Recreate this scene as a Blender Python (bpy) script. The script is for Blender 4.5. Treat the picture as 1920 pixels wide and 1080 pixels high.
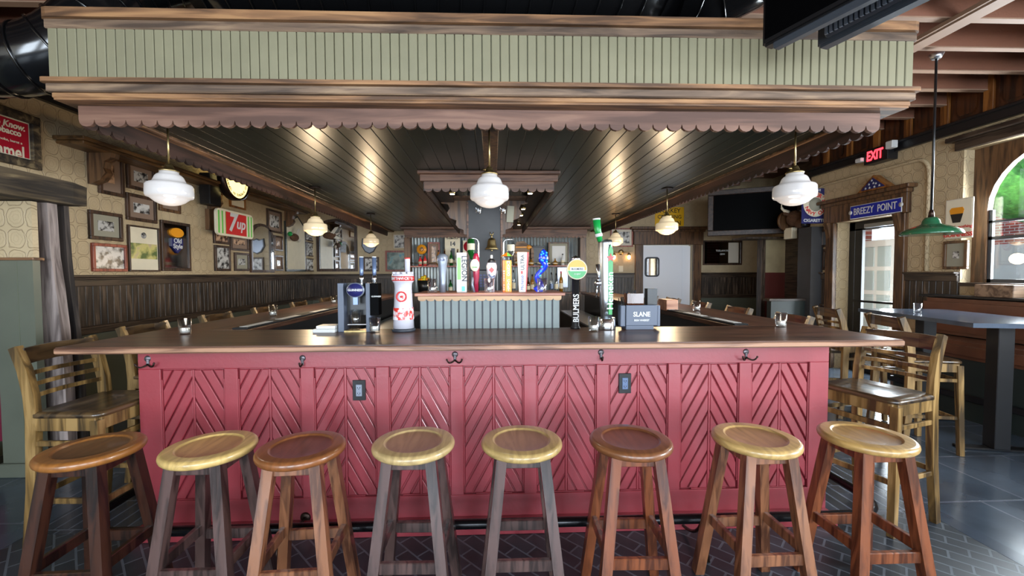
import bpy, bmesh, math, random
from mathutils import Matrix, Vector
random.seed(7)
SC = bpy.context.scene
for o in list(bpy.data.objects): bpy.data.objects.remove(o)
COL = SC.collection
PI = math.pi; R = math.radians
# ---------------------------------------------------------------- camera
FPX = 775.0; CXP = 949.0; CYP = 540.0
CAMP = Vector((0, 0, 1.463))
CM = Matrix.Rotation(R(-1.9), 3, 'Z') @ Matrix.Rotation(R(90-2.05), 3, 'X') @ Matrix.Rotation(R(-.22), 3, 'Z')
cd = bpy.data.cameras.new('camera'); cam = bpy.data.objects.new('camera', cd); COL.objects.link(cam)
cam.matrix_world = Matrix.Translation(CAMP) @ CM.to_4x4()
cd.sensor_width = 36; cd.lens = FPX/1920*36; cd.shift_x = (960-CXP)/1920; cd.clip_start = .02
SC.camera = cam
def P(px, py, X=None, Y=None, Z=None):
    """point of the room plane X=, Y= or Z= that the photograph shows at px, py"""
    d = CM @ Vector(((px-CXP)/FPX, -(py-CYP)/FPX, -1))
    t = (X/d.x) if X is not None else (Y/d.y) if Y is not None else ((Z-CAMP.z)/d.z)
    return CAMP + d*t
# ---------------------------------------------------------------- light
SC.view_settings.view_transform = 'Standard'; SC.view_settings.look = 'None'
SC.view_settings.gamma = 1; SC.view_settings.exposure = .95
w = bpy.data.worlds.new('sky'); SC.world = w; w.use_nodes = True
bg = w.node_tree.nodes['Background']; bg.inputs[0].default_value = (.62, .80, 1, 1); bg.inputs[1].default_value = 1.6
def area(name, loc, rot, sx, sy, power, col=(1, 1, 1), spread=180):
    l = bpy.data.lights.new(name, 'AREA'); l.shape = 'RECTANGLE'; l.size = sx; l.size_y = sy; l.energy = power; l.color = col
    l.spread = R(spread)
    o = bpy.data.objects.new(name, l); o.location = loc; o.rotation_euler = rot; COL.objects.link(o); return o
FRONTY = -3.6
for i, x in enumerate((-3.0, -1.0, 1.0, 3.0, 5.0)):      # daylight in the front windows behind the camera
    area('window_daylight', (x if x < 5 else 4.6, FRONTY-.12, 1.75), (R(90), 0, 0), 1.3, 2.3, 88, (.80, .90, 1))
area('window_daylight', (5.6, 3.7, 1.9), (0, R(90), 0), 1.3, 1.1, 130, (.85, .93, 1))
area('window_daylight', (5.62, .4, 1.9), (0, R(90), 0), 1.3, 1.4, 190, (.85, .93, 1))
area('door_daylight', (5.9, 5.65, 1.1), (0, R(90), 0), 1.9, .8, 90, (.85, .93, 1))
sun = bpy.data.lights.new('sun', 'SUN'); sun.energy = 3.0; sun.angle = R(1); sun.color = (1, .95, .86)
so = bpy.data.objects.new('sun', sun); so.rotation_euler = (R(40), R(-35), 0); COL.objects.link(so)
# ---------------------------------------------------------------- materials
def S(r, g, b):
    f = lambda c: (c/255/12.92) if c <= 10 else ((c/255+.055)/1.055)**2.4
    return (f(r), f(g), f(b), 1)
def nmat(name):
    m = bpy.data.materials.new(name); m.use_nodes = True
    nt = m.node_tree; b = nt.nodes['Principled BSDF']; return m, nt, b
def mat(name, col, rough=.5, metal=0, var=.0, vs=8, bump=0, bs=40, emit=0, ecol=None, trans=0, coat=0, spec=.5, stretch=(1, 1, 1)):
    m, nt, b = nmat(name); N = nt.nodes; L = nt.links
    b.inputs['Base Color'].default_value = col; b.inputs['Roughness'].default_value = rough
    b.inputs['Metallic'].default_value = metal; b.inputs['Transmission Weight'].default_value = trans
    b.inputs['Coat Weight'].default_value = coat; b.inputs['Specular IOR Level'].default_value = spec
    b.inputs['Coat Roughness'].default_value = .12
    if emit: b.inputs['Emission Color'].default_value = ecol or col; b.inputs['Emission Strength'].default_value = emit
    if var or bump:
        tc = N.new('ShaderNodeTexCoord'); mp = N.new('ShaderNodeMapping'); mp.inputs['Scale'].default_value = stretch
        L.new(tc.outputs['Object'], mp.inputs['Vector'])
    if var:
        n = N.new('ShaderNodeTexNoise'); n.inputs['Scale'].default_value = vs; n.inputs['Detail'].default_value = 5
        L.new(mp.outputs[0], n.inputs['Vector'])
        r = N.new('ShaderNodeValToRGB'); r.color_ramp.elements[0].position = .3; r.color_ramp.elements[1].position = .7
        r.color_ramp.elements[0].color = (col[0]*(1-var), col[1]*(1-var), col[2]*(1-var), 1)
        r.color_ramp.elements[1].color = (min(1, col[0]*(1+var)), min(1, col[1]*(1+var)), min(1, col[2]*(1+var)), 1)
        L.new(n.outputs['Fac'], r.inputs[0]); L.new(r.outputs[0], b.inputs['Base Color'])
    if bump:
        n2 = N.new('ShaderNodeTexNoise'); n2.inputs['Scale'].default_value = bs; n2.inputs['Detail'].default_value = 4
        L.new(mp.outputs[0], n2.inputs['Vector'])
        bp = N.new('ShaderNodeBump'); bp.inputs['Strength'].default_value = bump; bp.inputs['Distance'].default_value = .01
        L.new(n2.outputs['Fac'], bp.inputs['Height']); L.new(bp.outputs[0], b.inputs['Normal'])
    return m
def wood(name, c1, c2, axis=0, rough=.45, scale=14, coat=0, c3=None, bump=.15, contrast=(.40, .57)):
    """stretched grain along one axis of the part's own coordinates"""
    m, nt, b = nmat(name); N = nt.nodes; L = nt.links
    tc = N.new('ShaderNodeTexCoord'); mp = N.new('ShaderNodeMapping')
    s = [1, 1, 1]; s[axis] = .09; mp.inputs['Scale'].default_value = s
    L.new(tc.outputs['Object'], mp.inputs['Vector'])
    n = N.new('ShaderNodeTexNoise'); n.inputs['Scale'].default_value = scale*1.9; n.inputs['Detail'].default_value = 8; n.inputs['Distortion'].default_value = .6
    L.new(mp.outputs[0], n.inputs['Vector'])
    r = N.new('ShaderNodeValToRGB'); e = r.color_ramp.elements
    e[0].position = contrast[0]; e[0].color = c1; e[1].position = contrast[1]; e[1].color = c2
    if c3: q = e.new(contrast[1]+.08); q.color = c3
    L.new(n.outputs['Fac'], r.inputs[0]); L.new(r.outputs[0], b.inputs['Base Color'])
    b.inputs['Roughness'].default_value = rough; b.inputs['Coat Weight'].default_value = coat; b.inputs['Coat Roughness'].default_value = .15
    bp = N.new('ShaderNodeBump'); bp.inputs['Strength'].default_value = bump; bp.inputs['Distance'].default_value = .006
    L.new(n.outputs['Fac'], bp.inputs['Height']); L.new(bp.outputs[0], b.inputs['Normal'])
    return m
def math_n(nt, op, a, b=None, c=None):
    n = nt.nodes.new('ShaderNodeMath'); n.operation = op
    for i, v in enumerate((a, b, c)):
        if v is None: continue
        if isinstance(v, (int, float)): n.inputs[i].default_value = v
        else: nt.links.new(v, n.inputs[i])
    return n.outputs[0]
def wallpaper(name, base, line, cell=.165, amt=.5):
    m, nt, b = nmat(name); N = nt.nodes; L = nt.links
    g = N.new('ShaderNodeNewGeometry'); sp = N.new('ShaderNodeSeparateXYZ'); L.new(g.outputs['Position'], sp.inputs[0])
    wn = N.new('ShaderNodeTexNoise'); wn.inputs['Scale'].default_value = 22; wn.inputs['Detail'].default_value = 2; L.new(g.outputs['Position'], wn.inputs['Vector'])
    wob = math_n(nt, 'MULTIPLY', math_n(nt, 'SUBTRACT', wn.outputs['Fac'], .5), .028)
    u = math_n(nt, 'ADD', math_n(nt, 'ADD', sp.outputs[0], sp.outputs[1]), wob); vz = math_n(nt, 'ADD', sp.outputs[2], wob)
    fu = math_n(nt, 'SUBTRACT', math_n(nt, 'FRACT', math_n(nt, 'DIVIDE', u, cell*.86)), .5)
    fv = math_n(nt, 'SUBTRACT', math_n(nt, 'FRACT', math_n(nt, 'DIVIDE', vz, cell)), .5)
    r4 = math_n(nt, 'POWER', math_n(nt, 'ADD', math_n(nt, 'POWER', math_n(nt, 'ABSOLUTE', fu), 3.2), math_n(nt, 'POWER', math_n(nt, 'ABSOLUTE', fv), 3.2)), 1/3.2)
    rr = math_n(nt, 'SQRT', math_n(nt, 'ADD', math_n(nt, 'MULTIPLY', fu, fu), math_n(nt, 'MULTIPLY', fv, fv)))
    th = math_n(nt, 'ARCTAN2', fv, fu)
    rp = math_n(nt, 'ADD', rr, math_n(nt, 'MULTIPLY', math_n(nt, 'SINE', math_n(nt, 'MULTIPLY', th, 8)), .012))
    def ring(q, r0, wd): return math_n(nt, 'SUBTRACT', 1, math_n(nt, 'MINIMUM', math_n(nt, 'DIVIDE', math_n(nt, 'ABSOLUTE', math_n(nt, 'SUBTRACT', q, r0)), wd), 1))
    k = math_n(nt, 'MAXIMUM', ring(r4, .445, .035), math_n(nt, 'MULTIPLY', ring(rp, .31, .05), .25))
    k = math_n(nt, 'MAXIMUM', k, math_n(nt, 'MULTIPLY', ring(rp, .15, .05), .2))
    no = N.new('ShaderNodeTexNoise'); no.inputs['Scale'].default_value = 3.5; no.inputs['Detail'].default_value = 6
    L.new(g.outputs['Position'], no.inputs['Vector'])
    mx0 = N.new('ShaderNodeMix'); mx0.data_type = 'RGBA'; L.new(no.outputs['Fac'], mx0.inputs[0])
    mx0.inputs[6].default_value = [c*.72 for c in base[:3]]+[1]; mx0.inputs[7].default_value = [min(1, c*1.2) for c in base[:3]]+[1]
    mx = N.new('ShaderNodeMix'); mx.data_type = 'RGBA'; L.new(math_n(nt, 'MULTIPLY', k, amt), mx.inputs[0])
    L.new(mx0.outputs[2], mx.inputs[6]); mx.inputs[7].default_value = line
    L.new(mx.outputs[2], b.inputs['Base Color']); b.inputs['Roughness'].default_value = .5
    bp = N.new('ShaderNodeBump'); bp.inputs['Strength'].default_value = .6; bp.inputs['Distance'].default_value = .006; bp.invert = True
    L.new(k, bp.inputs['Height']); L.new(bp.outputs[0], b.inputs['Normal'])
    return m
def tiles(name, c1, c2, mort, tw, th, ms=.01, rot=0, rough=.25, off=.5, bump=.3, z='xy'):
    m, nt, b = nmat(name); N = nt.nodes; L = nt.links
    g = N.new('ShaderNodeNewGeometry'); mp = N.new('ShaderNodeMapping'); mp.inputs['Rotation'].default_value = (0, 0, R(rot))
    if z == 'yz': mp.inputs['Rotation'].default_value = (R(90), 0, R(90)); mp.vector_type = 'TEXTURE'
    L.new(g.outputs['Position'], mp.inputs['Vector'])
    br = N.new('ShaderNodeTexBrick'); br.offset = off; br.inputs['Scale'].default_value = 1
    br.inputs['Brick Width'].default_value = tw; br.inputs['Row Height'].default_value = th; br.inputs['Mortar Size'].default_value = ms
    br.inputs['Color1'].default_value = c1; br.inputs['Color2'].default_value = c2; br.inputs['Mortar'].default_value = mort
    L.new(mp.outputs[0], br.inputs['Vector'])
    no = N.new('ShaderNodeTexNoise'); no.inputs['Scale'].default_value = 2.2; no.inputs['Detail'].default_value = 8; L.new(mp.outputs[0], no.inputs['Vector'])
    mx = N.new('ShaderNodeMix'); mx.data_type = 'RGBA'; mx.blend_type = 'MULTIPLY'; mx.inputs[0].default_value = .8
    rp = N.new('ShaderNodeValToRGB'); rp.color_ramp.elements[0].position = .3; rp.color_ramp.elements[0].color = (.5, .5, .5, 1); rp.color_ramp.elements[1].position = .7
    rp.color_ramp.elements[1].color = (1.3, 1.3, 1.3, 1)
    L.new(no.outputs['Fac'], rp.inputs[0]); L.new(br.outputs['Color'], mx.inputs[6]); L.new(rp.outputs[0], mx.inputs[7])
    L.new(mx.outputs[2], b.inputs['Base Color'])
    rr = N.new('ShaderNodeMapRange'); rr.inputs[3].default_value = rough*.7; rr.inputs[4].default_value = rough*1.5; L.new(no.outputs['Fac'], rr.inputs[0]); L.new(rr.outputs[0], b.inputs['Roughness'])
    bp = N.new('ShaderNodeBump'); bp.inputs['Strength'].default_value = bump; bp.inputs['Distance'].default_value = .004; bp.invert = True
    L.new(br.outputs['Fac'], bp.inputs['Height']); L.new(bp.outputs[0], b.inputs['Normal'])
    return m
def seatmat(name, rim, mid, inner=.118):
    """round seat: rim colour and the worn dish colour, from the seat's own radius"""
    m, nt, b = nmat(name); N = nt.nodes; L = nt.links
    tc = N.new('ShaderNodeTexCoord'); sp = N.new('ShaderNodeSeparateXYZ'); L.new(tc.outputs['Object'], sp.inputs[0])
    rr = math_n(nt, 'SQRT', math_n(nt, 'ADD', math_n(nt, 'MULTIPLY', sp.outputs[0], sp.outputs[0]), math_n(nt, 'MULTIPLY', sp.outputs[1], sp.outputs[1])))
    mr = N.new('ShaderNodeMapRange'); mr.inputs[1].default_value = inner-.006; mr.inputs[2].default_value = inner+.008; L.new(rr, mr.inputs[0])
    mp = N.new('ShaderNodeMapping'); mp.inputs['Scale'].default_value = (1, .15, 1); L.new(tc.outputs['Object'], mp.inputs['Vector'])
    no = N.new('ShaderNodeTexNoise'); no.inputs['Scale'].default_value = 18; no.inputs['Detail'].default_value = 7; no.inputs['Distortion'].default_value = 1.2; L.new(mp.outputs[0], no.inputs['Vector'])
    mx = N.new('ShaderNodeMix'); mx.data_type = 'RGBA'; L.new(mr.outputs[0], mx.inputs[0]); mx.inputs[6].default_value = mid; mx.inputs[7].default_value = rim
    m2 = N.new('ShaderNodeMix'); m2.data_type = 'RGBA'; m2.blend_type = 'MULTIPLY'; m2.inputs[0].default_value = .75
    rp = N.new('ShaderNodeValToRGB'); rp.color_ramp.elements[0].position = .3; rp.color_ramp.elements[0].color = (.45, .42, .38, 1); rp.color_ramp.elements[1].position = .62; rp.color_ramp.elements[1].color = (1.1, 1.1, 1.1, 1)
    L.new(no.outputs['Fac'], rp.inputs[0]); L.new(mx.outputs[2], m2.inputs[6]); L.new(rp.outputs[0], m2.inputs[7]); L.new(m2.outputs[2], b.inputs['Base Color'])
    b.inputs['Roughness'].default_value = .38; b.inputs['Coat Weight'].default_value = .4; b.inputs['Coat Roughness'].default_value = .12
    return m
def photomat(name, lo, hi, sc=9, third=None):
    m, nt, b = nmat(name); N = nt.nodes; L = nt.links
    tc = N.new('ShaderNodeTexCoord'); no = N.new('ShaderNodeTexNoise'); no.inputs['Scale'].default_value = sc; no.inputs['Detail'].default_value = 6
    L.new(tc.outputs['Object'], no.inputs['Vector'])
    r = N.new('ShaderNodeValToRGB'); r.color_ramp.elements[0].position = .42; r.color_ramp.elements[1].position = .56
    r.color_ramp.elements[0].color = lo; r.color_ramp.elements[1].color = hi
    if third: q = r.color_ramp.elements.new(.66); q.color = third
    L.new(no.outputs['Fac'], r.inputs[0]); L.new(r.outputs[0], b.inputs['Base Color']); b.inputs['Roughness'].default_value = .25
    return m
M = {}
M['paper'] = wallpaper('pressed_wallpaper', S(188, 168, 134), S(108, 82, 56), .15, .42)
M['paperback'] = wallpaper('plain_tan_wallpaper', S(182, 163, 130), S(112, 84, 56), .15, .1)
M['darkwood'] = wood('dark_wainscot_wood', S(38, 30, 24), S(66, 54, 44), 2, .4, 16, c3=S(98, 82, 68))
M['darkwoodx'] = wood('dark_rail_wood', S(42, 32, 26), S(74, 60, 48), 0, .4, 16)
M['darkwoody'] = wood('dark_rail_wood_y', S(42, 32, 26), S(74, 60, 48), 1, .4, 16)
M['brownwood'] = wood('brown_trim_wood', S(62, 42, 28), S(104, 74, 48), 2, .4, 14)
M['cornice'] = wood('weathered_cornice_wood', S(80, 56, 38), S(136, 98, 66), 0, .5, 11, c3=S(156, 116, 78))
M['cornicey'] = wood('weathered_cornice_wood_y', S(80, 58, 44), S(140, 104, 78), 1, .5, 11, c3=S(190, 142, 100))
M['cornicegrey'] = wood('grey_worn_cornice_wood', S(72, 58, 48), S(118, 96, 78), 0, .45, 12, c3=S(140, 116, 92))
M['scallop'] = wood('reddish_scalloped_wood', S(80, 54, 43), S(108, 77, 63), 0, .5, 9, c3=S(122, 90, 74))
M['scallopy'] = wood('shaded_scalloped_wood_y', S(42, 29, 24), S(70, 48, 40), 1, .5, 9)  # side valances: shade on their inward faces is put into this darker colour
M['scallopd'] = wood('brown_scalloped_wood', S(70, 48, 38), S(112, 80, 62), 0, .5, 12)
M['sage'] = mat('sage_green_paint', S(126, 121, 97), .42, var=.06, vs=5, bump=.08, bs=30)
M['sagegroove'] = mat('groove_shadow_paint', S(96, 100, 84), .6)
M['greyboard'] = mat('grey_green_board_paint', S(106, 116, 114), .4, var=.07, vs=9)
M['soffit'] = mat('dark_green_gloss_paint', S(44, 48, 41), .29, var=.1, vs=4, bump=.05, bs=20, spec=.45)
M['red'] = mat('red_painted_wood', S(142, 45, 55), .40, var=.06, vs=7, bump=.06, bs=60, spec=.9, coat=.15)
M['counter'] = wood('dark_counter_wood', S(56, 34, 24), S(92, 60, 44), 0, .33, 9, coat=.0, bump=.05)
M['countery'] = wood('dark_counter_wood_y', S(56, 34, 24), S(92, 60, 44), 1, .33, 9, coat=.0, bump=.05)
M['counteredge'] = wood('counter_edge_wood', S(108, 76, 60), S(164, 124, 98), 0, .35, 12)
M['chairwood'] = wood('aged_golden_chair_wood', S(62, 46, 24), S(122, 94, 52), 2, .35, 12, coat=.3, c3=S(150, 120, 74))
M['chairdark'] = wood('dark_chair_wood', S(40, 30, 22), S(86, 66, 42), 0, .3, 12, coat=.4)
M['black'] = mat('black_paint', S(22, 22, 24), .35)
M['blackgloss'] = mat('glossy_black_duct_paint', S(14, 14, 15), .16, spec=.7)
M['blackmat'] = mat('black_rubber', S(16, 16, 17), .8)
M['screen'] = mat('black_screen', S(4, 4, 5), .5, spec=.03)
M['chrome'] = mat('chrome', (.78, .8, .83, 1), .15, 1)
M['brushed'] = mat('brushed_steel', (.62, .66, .72, 1), .3, 1)
M['brass'] = mat('aged_brass', S(172, 150, 104), .35, 1, var=.2, vs=20)
M['bronze'] = mat('dark_bronze', S(58, 44, 38), .35, .8)
M['white'] = mat('white_paint', S(206, 206, 204), .45)
M['offwhite'] = mat('cream_card', S(226, 216, 190), .6, var=.05)
def thinglass(name, tint, base=.06, edge=.55, rough=.03):
    m = bpy.data.materials.new(name); m.use_nodes = True; nt = m.node_tree; N = nt.nodes; L = nt.links
    N.remove(N['Principled BSDF']); out = N['Material Output']
    tr = N.new('ShaderNodeBsdfTransparent'); tr.inputs[0].default_value = tint; gl = N.new('ShaderNodeBsdfGlossy'); gl.inputs['Roughness'].default_value = rough
    lw = N.new('ShaderNodeLayerWeight'); lw.inputs[0].default_value = .35; mr = N.new('ShaderNodeMapRange'); mr.inputs[3].default_value = base; mr.inputs[4].default_value = edge
    L.new(lw.outputs['Facing'], mr.inputs[0]); mx = N.new('ShaderNodeMixShader'); L.new(mr.outputs[0], mx.inputs[0]); L.new(tr.outputs[0], mx.inputs[1]); L.new(gl.outputs[0], mx.inputs[2]); L.new(mx.outputs[0], out.inputs[0])
    return m
M['doorwhite'] = mat('bright_white_door_paint', S(240, 242, 248), .4); M['glass'] = thinglass('clear_glass', (.93, .95, .97, 1), .10, .7); M['pane'] = thinglass('window_glass', (.97, .98, .98, 1), .04, .4, 0)
M['greenglass'] = mat('green_bottle_glass', S(40, 120, 50), .08, trans=.6)
M['brownglass'] = mat('brown_bottle_glass', S(96, 48, 20), .08, trans=.5)
M['amber'] = mat('amber_liquor', S(190, 130, 40), .08, trans=.5)
M['shade'] = mat('milk_glass_shade', S(188, 183, 181), .12, emit=.07, ecol=(1, .96, .92, 1), spec=.7)
M['shadewarm'] = mat('warm_milk_glass_shade', S(214, 190, 152), .12, emit=.13, ecol=(1, .80, .52, 1), spec=.7)
M['tower'] = mat('white_ceramic', S(196, 194, 204), .15, coat=.6)
M['enamelgreen'] = mat('green_enamel', S(34, 92, 62), .2, coat=.5)
M['leather'] = mat('brown_leather', S(96, 58, 40), .33, var=.2, vs=6, bump=.1, bs=80)
M['greenwall'] = mat('dark_grey_green_paint', S(92, 96, 84), .4, var=.08, vs=3)
M['darkgreen'] = mat('very_dark_green_paint', S(32, 40, 37), .4, var=.08)
M['burg'] = mat('burgundy_paint', S(96, 22, 44), .4)
M['joist'] = mat('brown_painted_ceiling', S(112, 72, 54), .55, var=.08, vs=3, bump=.2, bs=60)
M['joistlow'] = mat('pale_joist_edge', S(136, 108, 88), .6, var=.05)
M['panelwood'] = wood('dark_wall_panel_wood', S(34, 18, 10), S(72, 38, 16), 2, .3, 8, coat=.2)
M['battenwood'] = wood('golden_batten_wood', S(92, 52, 20), S(142, 90, 40), 2, .35, 10)
M['shelfwood'] = wood('brown_shelf_wood', S(66, 46, 28), S(110, 80, 48), 1, .4, 10)
M['darkstain'] = wood('near_black_stained_wood', S(34, 24, 18), S(62, 44, 34), 1, .5, 12)
M['hookgrey'] = mat('worn_grey_metal', S(96, 90, 94), .35, .7)
M['palepane'] = mat('pale_blue_pane', S(190, 208, 218), .2)
M['railblack'] = mat('satin_black_rail', S(26, 26, 29), .25, .5)
M['rustic'] = wood('grey_weathered_timber', S(96, 84, 80), S(156, 142, 136), 2, .8, 10, bump=.6, c3=S(164, 148, 142))
M['rusticdark'] = wood('dark_rough_timber', S(36, 32, 32), S(72, 64, 60), 2, .8, 10, bump=.6)
M['beam'] = wood('dark_rough_beam', S(34, 27, 20), S(84, 70, 50), 1, .75, 9, bump=.7, c3=S(124, 108, 78))
M['corr'] = mat('corrugated_zinc', S(150, 158, 160), .42, .6, var=.15, vs=6)
M['cola'] = mat('deep_red_enamel', S(176, 24, 44), .3)
M['bluesign'] = mat('blue_enamel', S(34, 42, 150), .3)
M['navy'] = mat('navy_enamel', S(38, 40, 92), .3)
M['yellow'] = mat('yellow_sign_paint', S(232, 178, 20), .4)
M['orange'] = mat('orange_plastic', S(238, 110, 24), .3)
M['gold'] = mat('golden_orange_paint', S(226, 148, 28), .35)
M['lime'] = mat('lime_green_paint', S(112, 196, 84), .35)
M['bluehandle'] = mat('blue_enamel_handle', S(96, 112, 142), .25, .3)
M['blueresin'] = mat('bright_blue_resin', S(24, 62, 220), .2, coat=.5)
M['cyan'] = mat('turquoise_paint', S(60, 190, 230), .3)
M['grey'] = mat('slate_grey_plastic', S(84, 92, 108), .45)
M['darkgrey'] = mat('charcoal_plastic', S(52, 56, 64), .45)
M['lightgrey'] = mat('silver_grey_paint', S(140, 148, 162), .3, .5)
M['maroon'] = mat('maroon_resin', S(140, 26, 56), .25, coat=.4)
M['redpaint'] = mat('red_print', S(206, 50, 48), .35)
M['green'] = mat('beer_green_enamel', S(20, 140, 62), .3)
M['tvgrey'] = mat('blue_grey_plastic', S(58, 63, 70), .35)
M['concrete'] = mat('grey_plaster_column', S(54, 53, 54), .5, var=.12, vs=6)
M['mirror'] = mat('mirror_glass', (.86, .88, .9, 1), .03, 1)
M['mirrordark'] = mat('smoky_mirror_glass', (.35, .34, .33, 1), .06, 1)
M['bulb'] = mat('glowing_bulb', (1, .62, .28, 1), .3, emit=9, ecol=(1, .55, .22, 1))
M['spot'] = mat('spot_lamp_glow', (1, .8, .5, 1), .3, emit=14, ecol=(1, .78, .48, 1))
M['exit'] = mat('red_exit_glow', (1, .02, .02, 1), .4, emit=4, ecol=(1, .02, .03, 1))
M['lit'] = mat('lit_yellow_sign', S(250, 220, 120), .4, emit=1.1, ecol=(1, .78, .3, 1))
M['fruit1'] = mat('orange_peel', S(238, 150, 20), .4, bump=.2, bs=120)
M['fruit2'] = mat('lemon_peel', S(230, 206, 40), .4, bump=.2, bs=120)
M['wax'] = mat('candle_wax', S(236, 228, 214), .5)
M['label'] = mat('bottle_label_paper', S(222, 210, 180), .6)
M['fur'] = mat('brown_fur', S(92, 64, 44), .9, var=.3, vs=30, bump=.8, bs=90)
M['crate'] = wood('rustic_box_wood', S(92, 70, 54), S(146, 118, 94), 0, .6, 9)
M['tanwood'] = wood('pale_cedar_wood', S(150, 96, 72), S(190, 138, 108), 0, .4, 9)
M['tabletop'] = mat('dark_stone_tabletop', S(70, 82, 98), .16, var=.15, vs=12, spec=.6)
M['capwood'] = wood('pinkish_cap_wood', S(136, 86, 70), S(176, 122, 98), 0, .4, 10)
M['palewood'] = wood('pale_scallop_wood', S(150, 116, 84), S(190, 154, 116), 0, .5, 14)
M['leaf'] = mat('tree_foliage', S(84, 150, 60), .7, var=.5, vs=10, bump=1, bs=30)
M['bw1'] = photomat('black_and_white_photo', S(40, 38, 38), S(190, 188, 184), 22)
M['bw2'] = photomat('old_street_photo', S(60, 56, 54), S(206, 204, 200), 14)
M['sepia'] = photomat('sepia_photo', S(70, 48, 40), S(196, 160, 130), 16)
M['land'] = photomat('landscape_print', S(90, 108, 60), S(206, 196, 120), 8, S(190, 170, 140))
M['beach'] = photomat('seaside_print', S(70, 92, 90), S(140, 158, 150), 7, S(60, 140, 160))
M['matboard'] = mat('picture_mat_board', S(134, 112, 96), .8)
M['matwhite'] = mat('white_mat_board', S(214, 206, 190), .8)
M['matgrey'] = mat('grey_green_mat_board', S(150, 146, 128), .8)
M['picframe'] = wood('dark_picture_frame', S(40, 28, 22), S(78, 56, 42), 2, .4, 16)
M['redframe'] = wood('red_brown_picture_frame', S(110, 44, 34), S(160, 84, 66), 2, .35, 16)
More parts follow.
